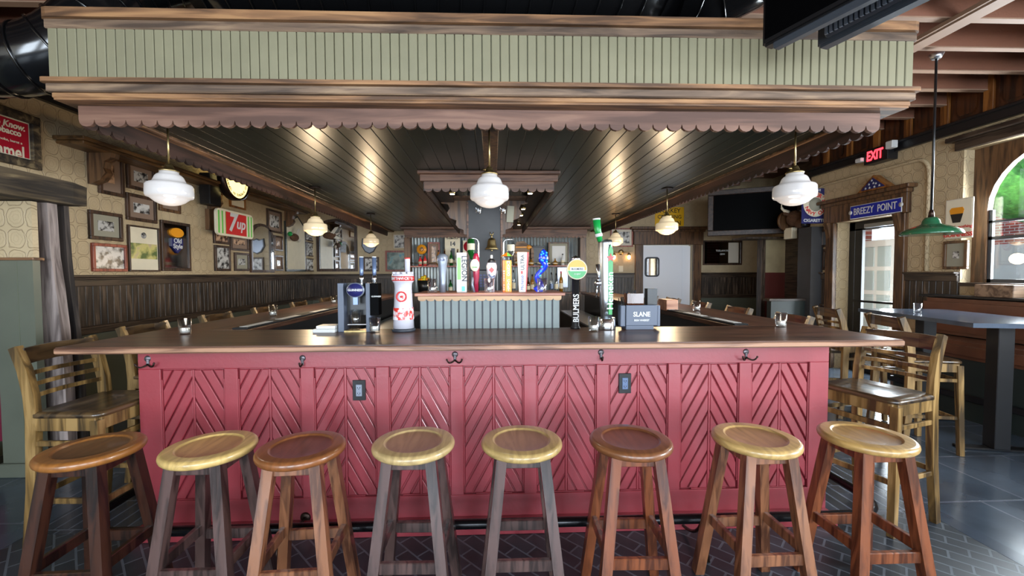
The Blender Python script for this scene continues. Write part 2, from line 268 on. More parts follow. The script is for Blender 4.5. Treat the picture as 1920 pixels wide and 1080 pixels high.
# ---------------------------------------------------------------- mesh builder
class MB:
    def __init__(s): s.b = bmesh.new(); s.T = Matrix.Identity(4); s.mi = 0; s.sm = False
    def f(s, vs):
        try: fc = s.b.faces.new(vs)
        except ValueError: return None
        fc.material_index = s.mi; fc.smooth = s.sm; return fc
    def v(s, p): return s.b.verts.new(s.T @ Vector(p))
    def box(s, x0, x1, y0, y1, z0, z1, bev=0, seg=1):
        vs = [s.v((x, y, z)) for z in (z0, z1) for y in (y0, y1) for x in (x0, x1)]
        fs = [s.f([vs[i] for i in q]) for q in ((0, 2, 3, 1), (4, 5, 7, 6), (0, 1, 5, 4), (2, 6, 7, 3), (0, 4, 6, 2), (1, 3, 7, 5))]
        if bev:
            es = list({e for f in fs for e in f.edges})
            r = bmesh.ops.bevel(s.b, geom=es, offset=bev, segments=seg, affect='EDGES', clamp_overlap=True, material=s.mi)
        return s
    def prism(s, pts, lo, hi, axis='y'):
        """polygon pts (a,b) extruded; axis y: (x,z); x: (y,z); z: (x,y)"""
        mk = {'y': lambda a, b, t: (a, t, b), 'x': lambda a, b, t: (t, a, b), 'z': lambda a, b, t: (a, b, t)}[axis]
        A = [s.v(mk(a, b, lo)) for a, b in pts]; B = [s.v(mk(a, b, hi)) for a, b in pts]; n = len(pts)
        s.f(A); s.f(B[::-1])
        for i in range(n): s.f([A[i], B[i], B[(i+1) % n], A[(i+1) % n]])
        return s
    def lathe(s, prof, c=(0, 0, 0), seg=20, axis='z', cap=True, smooth=True):
        sm = s.sm; s.sm = smooth; rings = []
        for r, h in prof:
            ring = []
            for k in range(seg):
                a = 2*PI*k/seg; u, v = r*math.cos(a), r*math.sin(a)
                q = {'z': (c[0]+u, c[1]+v, c[2]+h), 'y': (c[0]+u, c[1]+h, c[2]+v), 'x': (c[0]+h, c[1]+u, c[2]+v)}[axis]
                ring.append(s.v(q))
            rings.append(ring)
        for a, b in zip(rings, rings[1:]):
            for k in range(seg): s.f([a[k], a[(k+1) % seg], b[(k+1) % seg], b[k]])
        if cap:
            s.sm = False
            if prof[0][0] > 1e-4: s.f(rings[0][::-1])
            if prof[-1][0] > 1e-4: s.f(rings[-1])
        s.sm = sm; return s
    def sweep(s, path, side, w, d):
        path = [Vector(p) for p in path]; side = Vector(side).normalized(); rings = []
        for i, p in enumerate(path):
            t = (path[min(i+1, len(path)-1)]-path[max(i-1, 0)]).normalized(); n = t.cross(side).normalized()
            sd = n.cross(t).normalized()
            ww = w[i] if isinstance(w, (list, tuple)) else w; dd = d[i] if isinstance(d, (list, tuple)) else d
            rings.append([s.v(p+sd*ww/2*a+n*dd/2*b) for a, b in ((-1, -1), (1, -1), (1, 1), (-1, 1))])
        for a, b in zip(rings, rings[1:]):
            for k in range(4): s.f([a[k], a[(k+1) % 4], b[(k+1) % 4], b[k]])
        s.f(rings[0][::-1]); s.f(rings[-1]); return s
    def tube(s, path, r, seg=10):
        path = [Vector(p) for p in path]; rings = []; sm = s.sm; s.sm = True
        up = Vector((0, 0, 1)); t0 = (path[1]-path[0]).normalized()
        if abs(t0.z) > .9: up = Vector((0, 1, 0))
        for i, p in enumerate(path):
            t = (path[min(i+1, len(path)-1)]-path[max(i-1, 0)]).normalized()
            n = (up-t*up.dot(t)).normalized(); up = n; bb = t.cross(n)
            rr = r[i] if isinstance(r, (list, tuple)) else r
            rings.append([s.v(p+(n*math.cos(2*PI*k/seg)+bb*math.sin(2*PI*k/seg))*rr) for k in range(seg)])
        for a, b in zip(rings, rings[1:]):
            for k in range(seg): s.f([a[k], a[(k+1) % seg], b[(k+1) % seg], b[k]])
        s.sm = False; s.f(rings[0][::-1]); s.f(rings[-1]); s.sm = sm; return s
    def ball(s, c, r, seg=12, sq=(1, 1, 1)):
        n = seg//2; prof = []
        sm = s.sm; s.sm = True; rings = []
        for i in range(n+1):
            a = -PI/2+PI*i/n
            rings.append([s.v((c[0]+r*sq[0]*math.cos(a)*math.cos(2*PI*k/seg), c[1]+r*sq[1]*math.cos(a)*math.sin(2*PI*k/seg), c[2]+r*sq[2]*math.sin(a))) for k in range(seg)])
        for a, b in zip(rings, rings[1:]):
            for k in range(seg): s.f([a[k], a[(k+1) % seg], b[(k+1) % seg], b[k]])
        s.sm = sm; return s
    def scallop(s, x0, x1, ztop, zbot, y0, y1, pitch=.084, ampl=.032):
        n = max(1, round((x1-x0)/pitch)); p = (x1-x0)/n; pts = [(x0, ztop)]
        for i in range(n):
            for k in range(7):
                a = PI*k/6; pts.append((x0+p*(i+.5)-p/2*math.cos(a)*.98, zbot+ampl*(1-math.sin(a)) if 0 < k < 6 else zbot+ampl*1.15))
        pts.append((x1, ztop)); return s.prism(pts, y0, y1, 'y')
    def build(s, name, m, parent=None, world=False, smooth_angle=None):
        bmesh.ops.remove_doubles(s.b, verts=s.b.verts, dist=1e-5)
        bmesh.ops.recalc_face_normals(s.b, faces=s.b.faces)
        me = bpy.data.meshes.new(name)
        ms = m if isinstance(m, (list, tuple)) else [m]
        for q in ms: me.materials.append(M[q] if isinstance(q, str) else q)
        o = bpy.data.objects.new(name, me); COL.objects.link(o)
        if parent is not None:
            o.parent = parent
            if world:
                W = Matrix.Identity(4); q = parent
                while q: W = q.matrix_basis @ W; q = q.parent
                s.b.transform(W.inverted())
        elif s.b.verts:
            mn = Vector((min(v.co.x for v in s.b.verts), min(v.co.y for v in s.b.verts), min(v.co.z for v in s.b.verts)))
            mx = Vector((max(v.co.x for v in s.b.verts), max(v.co.y for v in s.b.verts), mn.z))
            c = (mn+mx)/2; s.b.transform(Matrix.Translation(-c)); o.location = c
        s.b.to_mesh(me); s.b.free(); return o
def tag(o, label=None, cat=None, group=None, kind=None):
    if label: o['label'] = label
    if cat: o['category'] = cat
    if group: o['group'] = group
    if kind: o['kind'] = kind
    return o
def thing(name, label, cat, loc=(0, 0, 0), rz=0, group=None, rx=0, ry=0):
    o = bpy.data.objects.new(name, None); COL.objects.link(o); o.empty_display_size = .1
    o.location = loc; o.rotation_euler = (rx, ry, rz); return tag(o, label, cat, group)
def struct(o): o['kind'] = 'structure'; return o
def dup(root, loc, rz=None, label=None, group=None):
    r = root.copy(); COL.objects.link(r); r.location = loc
    if rz is not None: r.rotation_euler = (0, 0, rz)
    if label: r['label'] = label
    if group: r['group'] = group
    for ch in root.children:
        c = ch.copy(); COL.objects.link(c); c.parent = r
        for g in ch.children:
            d = g.copy(); COL.objects.link(d); d.parent = c
    return r
def bx(name, m, parent, *a, bev=0, world=False, seg=1):
    return MB().box(*a, bev=bev, seg=seg).build(name, m, parent, world)
def text(s, size, m, parent, loc, rot=(R(90), 0, 0), bold=.0, sx=1, ext=.0012, name='lettering', shear=0, space=1):
    cu = bpy.data.curves.new('t', 'FONT'); cu.body = s; cu.size = size; cu.align_x = 'CENTER'; cu.align_y = 'CENTER'
    cu.extrude = ext; cu.offset = bold*size; cu.shear = shear; cu.space_character = space; cu.resolution_u = 3
    to = bpy.data.objects.new('t', cu); COL.objects.link(to)
    dg = bpy.context.evaluated_depsgraph_get(); dg.update()
    me = bpy.data.meshes.new_from_object(to.evaluated_get(dg)); bpy.data.objects.remove(to); bpy.data.curves.remove(cu)
    me.transform(Matrix.Translation(loc) @ (Matrix.Rotation(rot[2], 4, 'Z') @ Matrix.Rotation(rot[1], 4, 'Y') @ Matrix.Rotation(rot[0], 4, 'X')) @ Matrix.Diagonal((sx, 1, 1, 1)))
    me.name = name; me.materials.clear(); me.materials.append(M[m])
    o = bpy.data.objects.new(name, me); COL.objects.link(o); o.parent = parent; return o
def arctext(s, radius, size, m, parent, cx, cz, y, a0, a1, top=True, bold=.02, name='lettering'):
    """letters on an arc, one mesh; angles in degrees, 90 = up"""
    parts = []
    n = len(s); bm = bmesh.new()
    for i, ch in enumerate(s):
        if ch == ' ': continue
        a = R(a0+(a1-a0)*(i/(n-1))); cu = bpy.data.curves.new('t', 'FONT'); cu.body = ch; cu.size = size; cu.align_x = 'CENTER'; cu.align_y = 'CENTER'; cu.extrude = .001; cu.offset = bold*size; cu.resolution_u = 2
        to = bpy.data.objects.new('t', cu); COL.objects.link(to); dg = bpy.context.evaluated_depsgraph_get(); dg.update()
        me = bpy.data.meshes.new_from_object(to.evaluated_get(dg)); bpy.data.objects.remove(to); bpy.data.curves.remove(cu)
        spin = (a-PI/2) if top else (a+PI/2)
        me.transform(Matrix.Translation((cx+radius*math.cos(a), y, cz+radius*math.sin(a))) @ Matrix.Rotation(-spin, 4, 'Y') @ Matrix.Rotation(PI/2, 4, 'X'))
        bm.from_mesh(me); bpy.data.meshes.remove(me)
    me = bpy.data.meshes.new(name); bm.to_mesh(me); bm.free(); me.materials.append(M[m])
    o = bpy.data.objects.new(name, me); COL.objects.link(o); o.parent = parent; return o
def bez(p0, p1, p2, n=8):
    p0, p1, p2 = Vector(p0), Vector(p1), Vector(p2)
    return [p0*(1-t)**2+p1*2*t*(1-t)+p2*t*t for t in [i/n for i in range(n+1)]]
#@@SECTION structure
XL, XR, YB, ZC = -3.98, 5.2, 9.3, 3.6
M['slate'] = tiles('slate_floor_tiles', S(64, 76, 88), S(74, 84, 96), S(98, 104, 116), .62, .62, .008, 0, .16, .5, .25)
M['brickfront'] = tiles('small_brick_floor_tiles', S(36, 42, 48), S(48, 55, 62), S(86, 94, 102), .16, .08, .005, 45, .3, .5, .5)
M['brickside'] = tiles('small_brick_floor_tiles_side', S(46, 52, 60), S(60, 66, 76), S(92, 98, 108), .08, .3, .006, 0, .2, .5, .5)
M['stripfloor'] = mat('floor_border_strip', S(56, 66, 78), .2, var=.1)
M['brick'] = tiles('outside_brick', S(168, 74, 58), S(150, 60, 48), S(190, 170, 160), .22, .075, .01, 0, .8, .5, .3, 'yz')
def s_box(name, m, *a, bev=0): return struct(MB().box(*a, bev=bev).build(name, m))
s_box('floor', 'slate', XL, 7.4, FRONTY, YB, -.1, 0)
struct(MB().box(-2.62, 2.62, .0, 2.36, 0, .003).build('floor_brick_front', 'brickfront'))
for s in (-1, 1):
    struct(MB().box(min(s*2.62, s*1.98), max(s*2.62, s*1.98), 2.36, YB-.1, 0, .003).build('floor_brick_side', 'brickside'))
    struct(MB().box(min(s*2.62, s*2.72), max(s*2.62, s*2.72), .0, YB-.1, 0, .004).build('floor_border', 'stripfloor'))
# ceiling: deck plus joists
s_box('ceiling', 'joist', XL-.3, 7.4, FRONTY, YB, ZC, ZC+.1)
jm = MB(); jm.mi = 0
y = -3.2
while y < YB-.2:
    jm.mi = 0; jm.box(XL, XR+.2, y, y+.05, 3.36, ZC)
    jm.mi = 1; jm.box(XL, XR+.2, y-.004, y+.054, 3.35, 3.36)
    y += .39
struct(jm.build('ceiling_joist', ['joist', 'joistlow']))
cb = MB(); cb.box(3.43, 3.55, 2.2, 7.0, 3.30, 3.35); cb.box(3.40, 3.44, 2.2, 7.0, 3.31, 3.34); struct(cb.build('ceiling_batten', 'joistlow'))
# left wall
def wainscot_y(name, x, sgn, y0, y1, z0=.94, z1=1.46):
    """boarded wainscot on a wall plane X=x whose face looks along sgn"""
    mb = MB(); d = lambda a, b: (min(x+sgn*a, x+sgn*b), max(x+sgn*a, x+sgn*b))
    y = y0
    while y < y1-.01:
        e = min(y+.075, y1); a, b = d(0, .022); mb.box(a, b, y+.003, e-.003, z0, z1-.1, .003); y = e
    struct(mb.build(name+'_board', 'darkwood'))
    mb = MB(); a, b = d(0, .016); mb.box(a, b, y0, y1, z0, z1)
    a, b = d(0, .035); mb.box(a, b, y0, y1, z1-.11, z1-.02, .004); mb.box(a, b, y0, y1, z0-.06, z0+.02, .004)
    a, b = d(0, .075); mb.box(a, b, y0, y1, z1-.025, z1, .006)
    a, b = d(0, .05); mb.box(a, b, y0, y1, z1-.045, z1-.025, .004); mb.box(a, b, y0, y1, z0-.005, z0+.02, .004)
    struct(mb.build(name+'_rail', 'darkwoody'))
def wainscot_x(name, y, x0, x1, z0=.94, z1=1.46):
    mb = MB(); x = x0
    while x < x1-.01:
        e = min(x+.075, x1); mb.box(x+.003, e-.003, y-.022, y, z0, z1-.1, .003); x = e
    struct(mb.build(name+'_board', 'darkwood'))
    mb = MB(); mb.box(x0, x1, y-.016, y, z0, z1); mb.box(x0, x1, y-.035, y, z1-.11, z1-.02, .004); mb.box(x0, x1, y-.035, y, z0-.06, z0+.02, .004)
    mb.box(x0, x1, y-.075, y, z1-.025, z1, .006); mb.box(x0, x1, y-.05, y, z1-.045, z1-.025, .004); mb.box(x0, x1, y-.05, y, z0-.005, z0+.02, .004)
    struct(mb.build(name+'_rail', 'darkwoodx'))
s_box('wall_left', 'paper', XL-.2, XL, FRONTY, YB+.2, .9, 3.07)
s_box('wall_left_lower', 'greenwall', XL-.2, XL+.004, FRONTY, YB, 0, .9)
wainscot_y('trim_1', XL, 1, 1.0, YB)
def upper_panels(name, x, sgn, y0, y1):
    a, b = sorted((x, x-sgn*.2)); s_box('wall_%s_upper' % name, 'panelwood', a, b, y0, y1, 3.07, ZC)
    mb = MB(); y = y0+.2
    while y < y1:
        a, b = sorted((x, x+sgn*.03)); mb.box(a, b, y, y+.09, 3.12, ZC-.02, .004); y += .42
    struct(mb.build('trim_batten_'+name, 'battenwood'))
    mb = MB(); y = y0+.29
    while y < y1:
        a, b = sorted((x, x+sgn*.016)); c = y+.075
        mb.prism([(c, 3.22), (c+.03, 3.18), (c+.15, 3.18), (c+.18, 3.22), (c+.18, 3.56), (c, 3.56)], a, b, 'x'); y += .42
    struct(mb.build('trim_panel_'+name, 'panelwood'))
    mb = MB(); a, b = sorted((x, x+sgn*.06)); mb.box(a, b, y0, y1, 3.0, 3.10, .005); a, b = sorted((x, x+sgn*.09)); mb.box(a, b, y0, y1, 3.09, 3.12, .004)
    struct(mb.build('trim_rail_'+name, 'black'))
    mb = MB(); a, b = sorted((x, x+sgn*.07)); mb.box(a, b, y0, y1, ZC-.09, ZC-.005, .004); struct(mb.build('trim_top_'+name, 'joist'))
upper_panels('left', XL, 1, FRONTY, YB); upper_panels('right', XR, -1, FRONTY, 6.62)
# front wall behind the camera: piers and lintel around large windows
fw = MB(); fy0, fy1 = FRONTY-.2, FRONTY
fw.box(XL, XR, fy0, fy1, 0, .55); fw.box(XL, XR, fy0, fy1, 2.95, ZC)
for a, b in ((XL, -3.7), (-2.3, -1.7), (-.3, .3), (1.7, 2.3), (3.7, 3.9), (5.0+.2, XR)):
    if b > a: fw.box(a, b, fy0, fy1, .55, 2.95)
struct(fw.build('wall_front', 'paper'))
for n, (a, b) in enumerate(((-3.7, -2.3), (-1.7, -.3), (.3, 1.7), (2.3, 3.7), (3.9, 5.2))):
    mb = MB(); mb.box(a, b, fy1-.06, fy1, .55, .62); mb.box(a, b, fy1-.06, fy1, 2.88, 2.95); mb.box(a, a+.06, fy1-.06, fy1, .55, 2.95); mb.box(b-.06, b, fy1-.06, fy1, .55, 2.95)
    mb.box((a+b)/2-.02, (a+b)/2+.02, fy1-.05, fy1-.01, .6, 2.9); mb.box(a, b, fy1-.05, fy1-.01, 2.0, 2.04)
    struct(mb.build('window_%d' % (n+2), 'darkwood'))
# back wall, with the kitchen door opening
DX0, DX1, DZ = P(1205, 460, Y=YB).x, P(1299, 460, Y=YB).x, P(1250, 459, Y=YB).z
bw = MB(); bw.box(XL, DX0, YB, YB+.2, .0, ZC); bw.box(DX1, 6.6, YB, YB+.2, 0, ZC); bw.box(DX0, DX1, YB, YB+.2, DZ, ZC)
struct(bw.build('wall_back', 'paperback'))
wainscot_x('trim_2', YB, XL, -1.75); wainscot_x('trim_3', YB, 1.95, DX0-.2); wainscot_x('trim_4', YB, DX1+.2, 6.2)
mb = MB(); mb.box(DX1+.2, 6.3, YB-.012, YB, 0, .88); mb.box(XL, -1.75, YB-.012, YB, 0, .88); struct(mb.build('trim_5', 'greenwall'))
mb = MB()   # casing
mb.box(DX0-.18, DX0, YB-.05, YB+.02, 0, DZ, .006); mb.box(DX1, DX1+.18, YB-.05, YB+.02, 0, DZ, .006)
mb.box(DX0-.22, DX1+.22, YB-.06, YB+.02, DZ, DZ+.34, .006); mb.box(DX0-.30, DX1+.30, YB-.14, YB, DZ+.34, DZ+.40, .01); mb.box(DX0-.25, DX1+.25, YB-.09, YB, DZ+.29, DZ+.34, .008)
struct(mb.build('door_1_casing', 'brownwood'))
d = struct(MB().box(DX0+.01, DX1-.22, YB+.04, YB+.09, .02, DZ-.02, .005).build('door_1', 'doorwhite'))
mb = MB(); a = P(1209, 482, Y=YB+.03); b = P(1236, 519, Y=YB+.03)
def rrect(x0, x1, z0, z1, r, n=5):
    pts = []
    for cx, cz, a0 in ((x1-r, z1-r, 0), (x0+r, z1-r, 90), (x0+r, z0+r, 180), (x1-r, z0+r, 270)):
        for k in range(n+1): t = R(a0+90*k/n); pts.append((cx+r*math.cos(t), cz+r*math.sin(t)))
    return pts
mb.prism(rrect(a.x, b.x, b.z, a.z, .07), YB+.02, YB+.045); struct(mb.build('door_1_window_rim', 'darkgrey', d, True))
mb = MB(); mb.prism(rrect(a.x+.035, b.x-.035, b.z+.035, a.z-.035, .05), YB+.012, YB+.03); struct(mb.build('door_1_window_pane', 'mirror', d, True))
mb = MB(); mb.box(DX1-.2, DX1-.005, YB+.10, YB+.14, .02, DZ-.02, .004); mb.box(DX0-.3, DX1+.3, YB+.55, YB+.6, 0, DZ+.2); struct(mb.build('door_1_side_panel', 'doorwhite'))
mb = MB(); mb.ball((DX0+.08, YB+.03, 1.06), .018); mb.build('door_handle', 'brushed', d, True)
# right wall pieces around door and arched window
RW = XR; OY0, OY1, OZ = 5.15, 6.1, 2.2          # door opening
WY0, WY1, WZ0, WZ1 = 3.0, 4.43, 1.33, 2.8       # window opening
VY0, VY1 = -.5, 1.1
rw = MB(); T = .34
rw.box(RW, RW+T, OY1, 6.62, 0, 3.07); rw.box(RW, RW+T, OY0, OY1, OZ, 3.07); rw.box(RW, RW+T, WY1, OY0, 0, 3.07)
rw.box(RW, RW+T, WY0, WY1, 0, WZ0); rw.box(RW, RW+T, WY0, WY1, WZ1, 3.07); rw.box(RW, RW+T, VY1, WY0, 0, 3.07)
rw.box(RW, RW+T, VY0, VY1, 0, WZ0); rw.box(RW, RW+T, VY0, VY1, WZ1, 3.07); rw.box(RW, RW+T, FRONTY, VY0, 0, 3.07)
struct(rw.build('wall_right', 'paper'))
wainscot_y('trim_6', RW, -1, WY1, OY0-.13); wainscot_y('trim_7', RW, -1, OY1+.16, 6.6)
mb = MB()   # rounded relief moulding on the wallpapered wall
pts = [(RW-.012, 6.5, 2.3), (RW-.012, 6.5, 2.62)] + bez((RW-.012, 6.5, 2.62), (RW-.012, 6.5, 2.82), (RW-.012, 6.3, 2.82)) + bez((RW-.012, 4.95, 2.82), (RW-.012, 4.78, 2.82), (RW-.012, 4.78, 2.6)) + [(RW-.012, 4.78, 1.47)]
mb.tube(pts, .022, 8); struct(mb.build('trim_8', 'paper'))
s_box('wall_right_lower', 'darkgreen', RW-.006, RW, OY1+.16, 6.6, 0, .88)
mb = MB()   # door casing
mb.box(RW-.05, RW+.02, OY0-.13, OY0, 0, OZ, .006); mb.box(RW-.05, RW+.02, OY1, OY1+.15, 0, OZ, .006)
mb.box(RW-.06, RW+.02, OY0-.16, OY1+.18, OZ, OZ+.30, .006); mb.box(RW-.13, RW, OY0-.24, OY1+.26, OZ+.30, OZ+.35, .01); mb.box(RW-.09, RW, OY0-.19, OY1+.21, OZ+.25, OZ+.30, .008)
for yy in (OY0-.085, OY1+.055):
    mb.prism([(RW-.05, OZ+.02), (RW-.11, OZ), (RW-.085, OZ-.10), (RW-.06, OZ-.22), (RW-.05, OZ-.22)], yy, yy+.07, 'y')
struct(mb.build('door_2_casing', 'brownwood'))
dg = MB(); X2 = RW+.2
dg.box(X2, X2+.06, OY1-.10, OY1, 0, OZ, .004); dg.box(X2, X2+.06, OY0, OY0+.05, 0, OZ, .004); dg.box(X2, X2+.06, OY0, OY1, OZ-.13, OZ, .004)
dg.box(X2, X2+.05, OY0+.05, OY1-.10, 0, .12, .004); dg.box(X2, X2+.05, OY1-.22, OY1-.10, 0, OZ-.1, .004); dg.box(X2-.03, X2, OY0+.05, OY1-.12, 1.02, 1.05, .004)
d2 = struct(dg.build('door_2', 'black'))
struct(MB().box(X2+.02, X2+.026, OY0+.05, OY1-.2, .12, OZ-.13).build('door_2_pane', 'pane', d2, True))
mb = MB(); mb.box(X2-.06, X2-.01, OY0+.2, OY1-.3, OZ-.11, OZ-.05, .008); mb.tube([(X2-.05, OY0+.3, OZ-.14), (X2-.12, OY1-.4, OZ-.14)], .008, 6); mb.build('door_closer', 'brushed', d2, True)
# arched window
WC, WS, WRR = (WY0+WY1)/2-.04, 2.12, .62
X3 = RW+.12; arch = [(WC+WRR*math.cos(R(a)), WS+WRR*math.sin(R(a))) for a in range(0, 181, 12)]
mb = MB()
outer = [(WY1, WZ0), (WY1, WZ1), (WY0, WZ1), (WY0, WZ0)]
ring = [(WY1, WZ0), (WY1, WZ1), (WY0, WZ1), (WY0, WZ0), (WC-WRR, WZ0)] + arch[::-1] + [(WC+WRR, WZ0)]
mb.prism(ring, X3, X3+.06, 'x'); struct(mb.build('window_1', 'brownwood'))
mb = MB(); t = .035
mb.box(X3+.02, X3+.05, WC+WRR-t, WC+WRR+.01, WZ0, WS); mb.box(X3+.02, X3+.05, WC-WRR-.01, WC-WRR+t, WZ0, WS); mb.box(X3+.02, X3+.05, WC-WRR, WC+WRR, WZ0, WZ0+.05)
mb.box(X3+.02, X3+.05, WC-WRR, WC+WRR, 1.80, 1.835)
mb.box(X3+.02, X3+.05, WC-WRR, WC+WRR, 1.56+.42, 2.005)
mb.box(X3+.02, X3+.05, WC-.015, WC+.015, WZ0, WS+WRR)
struct(mb.build('window_1_muntin', 'tvgrey'))
mb = MB(); mb.prism([(WC+WRR, WZ0)] + arch + [(WC-WRR, WZ0)], X3+.032, X3+.038, 'x'); struct(mb.build('window_1_pane', 'pane'))
mb = MB(); mb.box(RW-.10, RW, WY0-.12, WY1+.12, WZ1+.10, WZ1+.15, .008); mb.box(RW-.05, RW, WY0-.08, WY1+.06, WZ1, WZ1+.10, .006); struct(mb.build('window_1_header', 'darkwoody'))
s_box('window_1_sill', 'darkwoody', RW-.02, X3, WY0, WY1, WZ0-.03, WZ0+.01)
# alcove behind the far right corner
s_box('wall_alcove', 'darkwoody', 5.54, 5.74, 6.62, 7.66, 0, ZC); s_box('wall_alcove_side', 'paper', 6.4, 6.6, 7.1, YB, 0, ZC); s_box('wall_alcove_front', 'brick', 5.74, 6.6, 7.0, 7.1, 0, ZC)
mb = MB(); a = P(1434, 450, Y=7.66); b = P(1508, 600, Y=7.66); zt, zm = a.z, P(1470, 511, Y=7.66).z
mb.mi = 0; mb.box(a.x, 5.55, 7.66, 7.76, zm, zt); mb.mi = 1; mb.box(a.x, 5.55, 7.655, 7.76, 0, zm); mb.mi = 2; mb.box(a.x-.07, a.x, 7.63, 7.77, 0, zt); mb.box(a.x-.55, 5.7, 7.36, 7.8, zt, zt+.035)
M['tan'] = mat('stained_tan_plaster', S(176, 160, 124), .6, var=.18, vs=3); M['oxblood'] = mat('oxblood_paint', S(92, 40, 34), .5)
struct(mb.build('wall_partition', ['tan', 'oxblood', 'darkwood']))
# ---------------------------------------------------------------- outside
s_box('ground_outside', 'stripfloor', 5.54, 24, -8, 18, -.12, -.02)
o = MB().box(14, 18, -2, 14, -.02, 7).build('brick_building', 'brick'); tag(o, 'red brick building outside beyond the arched window', 'building')
t = thing('outdoor_tree', 'leafy green tree outside above the brick building', 'tree', (11.5, 10.2, 0))
mb = MB(); mb.tube([(0, 0, 0), (.1, 0, 2), (0, .1, 4)], [.2, .15, .1], 8); mb.build('trunk', 'rustic', t)
mb = MB()
for k in range(46):
    mb.ball((random.uniform(-1.2, 1.4), random.uniform(-5, 2.4), random.uniform(3.0, 6.0)), random.uniform(.35, .7), 8)
c = mb.build('foliage', 'leaf', t)
t = thing('paned_door_panel', 'white paned door panel seen outside through the black framed door', 'door', (6.3, 6.2, -.02))
mb = MB(); mb.box(-.02, .02, -1.1, .7, 0, 2.0, .004); mb.build('door_leaf', 'doorwhite', t)
mb = MB()
for r_ in range(4):
    for c_ in range(6): mb.box(-.035, -.021, -1.0+c_*.28, -.78+c_*.28, .4+r_*.39, .72+r_*.39, .004)
mb.build('glass_panes', 'palepane', t)
o = MB().box(8.6, 8.9, 4.6, 9.6, -.02, 1.92).build('garden_wall', 'white'); tag(o, 'white low wall outside below the arched window', 'wall')
#@@SECTION canopy
CX = 0.0
# ---------------------------------------------------------------- canopy over the bar
t = thing('bar_canopy', 'long sage green boarded canopy with scalloped wooden edge hanging over the bar', 'canopy', (0, 2.27, 2.275))
YE = YB-.01
mb = MB(); n = 95; x0, x1 = -2.305, 2.352; p = (x1-x0)/n
for i in range(n):
    dz = random.uniform(-.006, .004); mb.box(x0+i*p+.0018, x0+(i+1)*p-.0018, 2.268, 2.285, 2.47, 2.755+dz, .0035)
for s in (-1, 1):
    xx = x0 if s < 0 else x1; y = 2.29
    while y < YE-.05: mb.box(min(xx, xx-s*.017), max(xx, xx-s*.017), y+.0018, y+.047, 2.47, 2.755, .003); y += .0494
mb.build('fascia_boards', 'sage', t, True)
mb = MB(); mb.box(x0+.004, x1-.004, 2.285, 2.30, 2.47, 2.76); mb.box(x0+.017, x0+.03, 2.3, YE, 2.40, 2.76); mb.box(x1-.03, x1-.017, 2.3, YE, 2.40, 2.76)
mb.build('backing', 'sagegroove', t, True)
def ringboard(mb, o_, z0, z1, bev=.006, back=.14):
    """board around the front and both sides, sticking out o_ from the fascia"""
    yf = 2.27-o_; mb.box(x0-o_, x1+o_, yf, yf+back, z0, z1, bev)
    mb.box(x0-o_, x0-o_+back, yf+back, YE, z0, z1, bev); mb.box(x1+o_-back, x1+o_, yf+back, YE, z0, z1, bev)
mb = MB()
yf = 2.27
def rounded_top(o_, z0, z1, r=.05):
    pts = [(x0-o_+r, yf-o_), (x1+o_-r, yf-o_)] + [(x1+o_-r+r*math.sin(R(a)), yf-o_+r-r*math.cos(R(a))) for a in (30, 60, 90)] + [(x1+o_, yf+.06), (x0-o_, yf+.06)] + [(x0-o_+r-r*math.sin(R(a)), yf-o_+r-r*math.cos(R(a))) for a in (90, 60, 30)]
    mb.prism(pts, z0, z1, 'z'); mb.box(x0-o_, x0-o_+.14, yf+.06, YE, z0, z1, .004); mb.box(x1+o_-.14, x1+o_, yf+.06, YE, z0, z1, .004)
rounded_top(.028, 2.790, 2.838)
mb.build('top_cap', 'cornice', t, True)
mb = MB(); ringboard(mb, .010, 2.742, 2.790); mb.build('top_moulding', 'cornicegrey', t, True)
mb = MB(); rounded_top(.030, 2.462, 2.484, .022); mb.build('lower_cap', 'cornice', t, True)
mb = MB(); ringboard(mb, .012, 2.418, 2.462); mb.build('lower_moulding', 'cornicegrey', t, True)
mb = MB(); ringboard(mb, -.004, 2.392, 2.418, .004, .12); mb.build('lower_bead', 'cornice', t, True)
mb = MB(); mb.box(x0+.01, x1-.01, 2.28, 2.40, 2.382, 2.392); mb.build('underside_board', 'cornice', t, True)
for xa_, xb_ in ((x0+.01, x0+.13), (x1-.13, x1-.01)): MB().box(xa_, xb_, 2.40, YE, 2.382, 2.392).build('underside_board', 'cornicey', t, True)
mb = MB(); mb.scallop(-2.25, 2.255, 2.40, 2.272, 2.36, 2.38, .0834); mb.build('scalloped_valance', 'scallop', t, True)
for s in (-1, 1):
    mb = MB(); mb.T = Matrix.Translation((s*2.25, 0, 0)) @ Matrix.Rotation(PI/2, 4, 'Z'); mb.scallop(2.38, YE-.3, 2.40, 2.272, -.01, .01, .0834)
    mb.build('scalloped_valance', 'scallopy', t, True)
mb = MB(); x = -2.24
while x < 2.235:
    e = min(x+.112, 2.24); mb.box(x+.0015, e-.0015, 2.38, YE, 2.405, 2.42, .003); x = e
mb.box(-2.24, 2.24, 2.38, YE, 2.412, 2.43)
SOF = mb
o = mb.build('soffit_planks', 'soffit', t, True)
mb = MB(); mb.box(-.065, .045, 2.38, 3.85, 2.375, 2.405, .004); mb.build('centre_batten', 'brownwood', t, True)
# hang rods to the ceiling
for x in (-1.6, 0, 1.6):
    for yy in (4.2, 7): MB().tube([(x, yy, 2.43), (x, yy, 3.36)], .008, 6).build('hanger_rod', 'black', t, True)
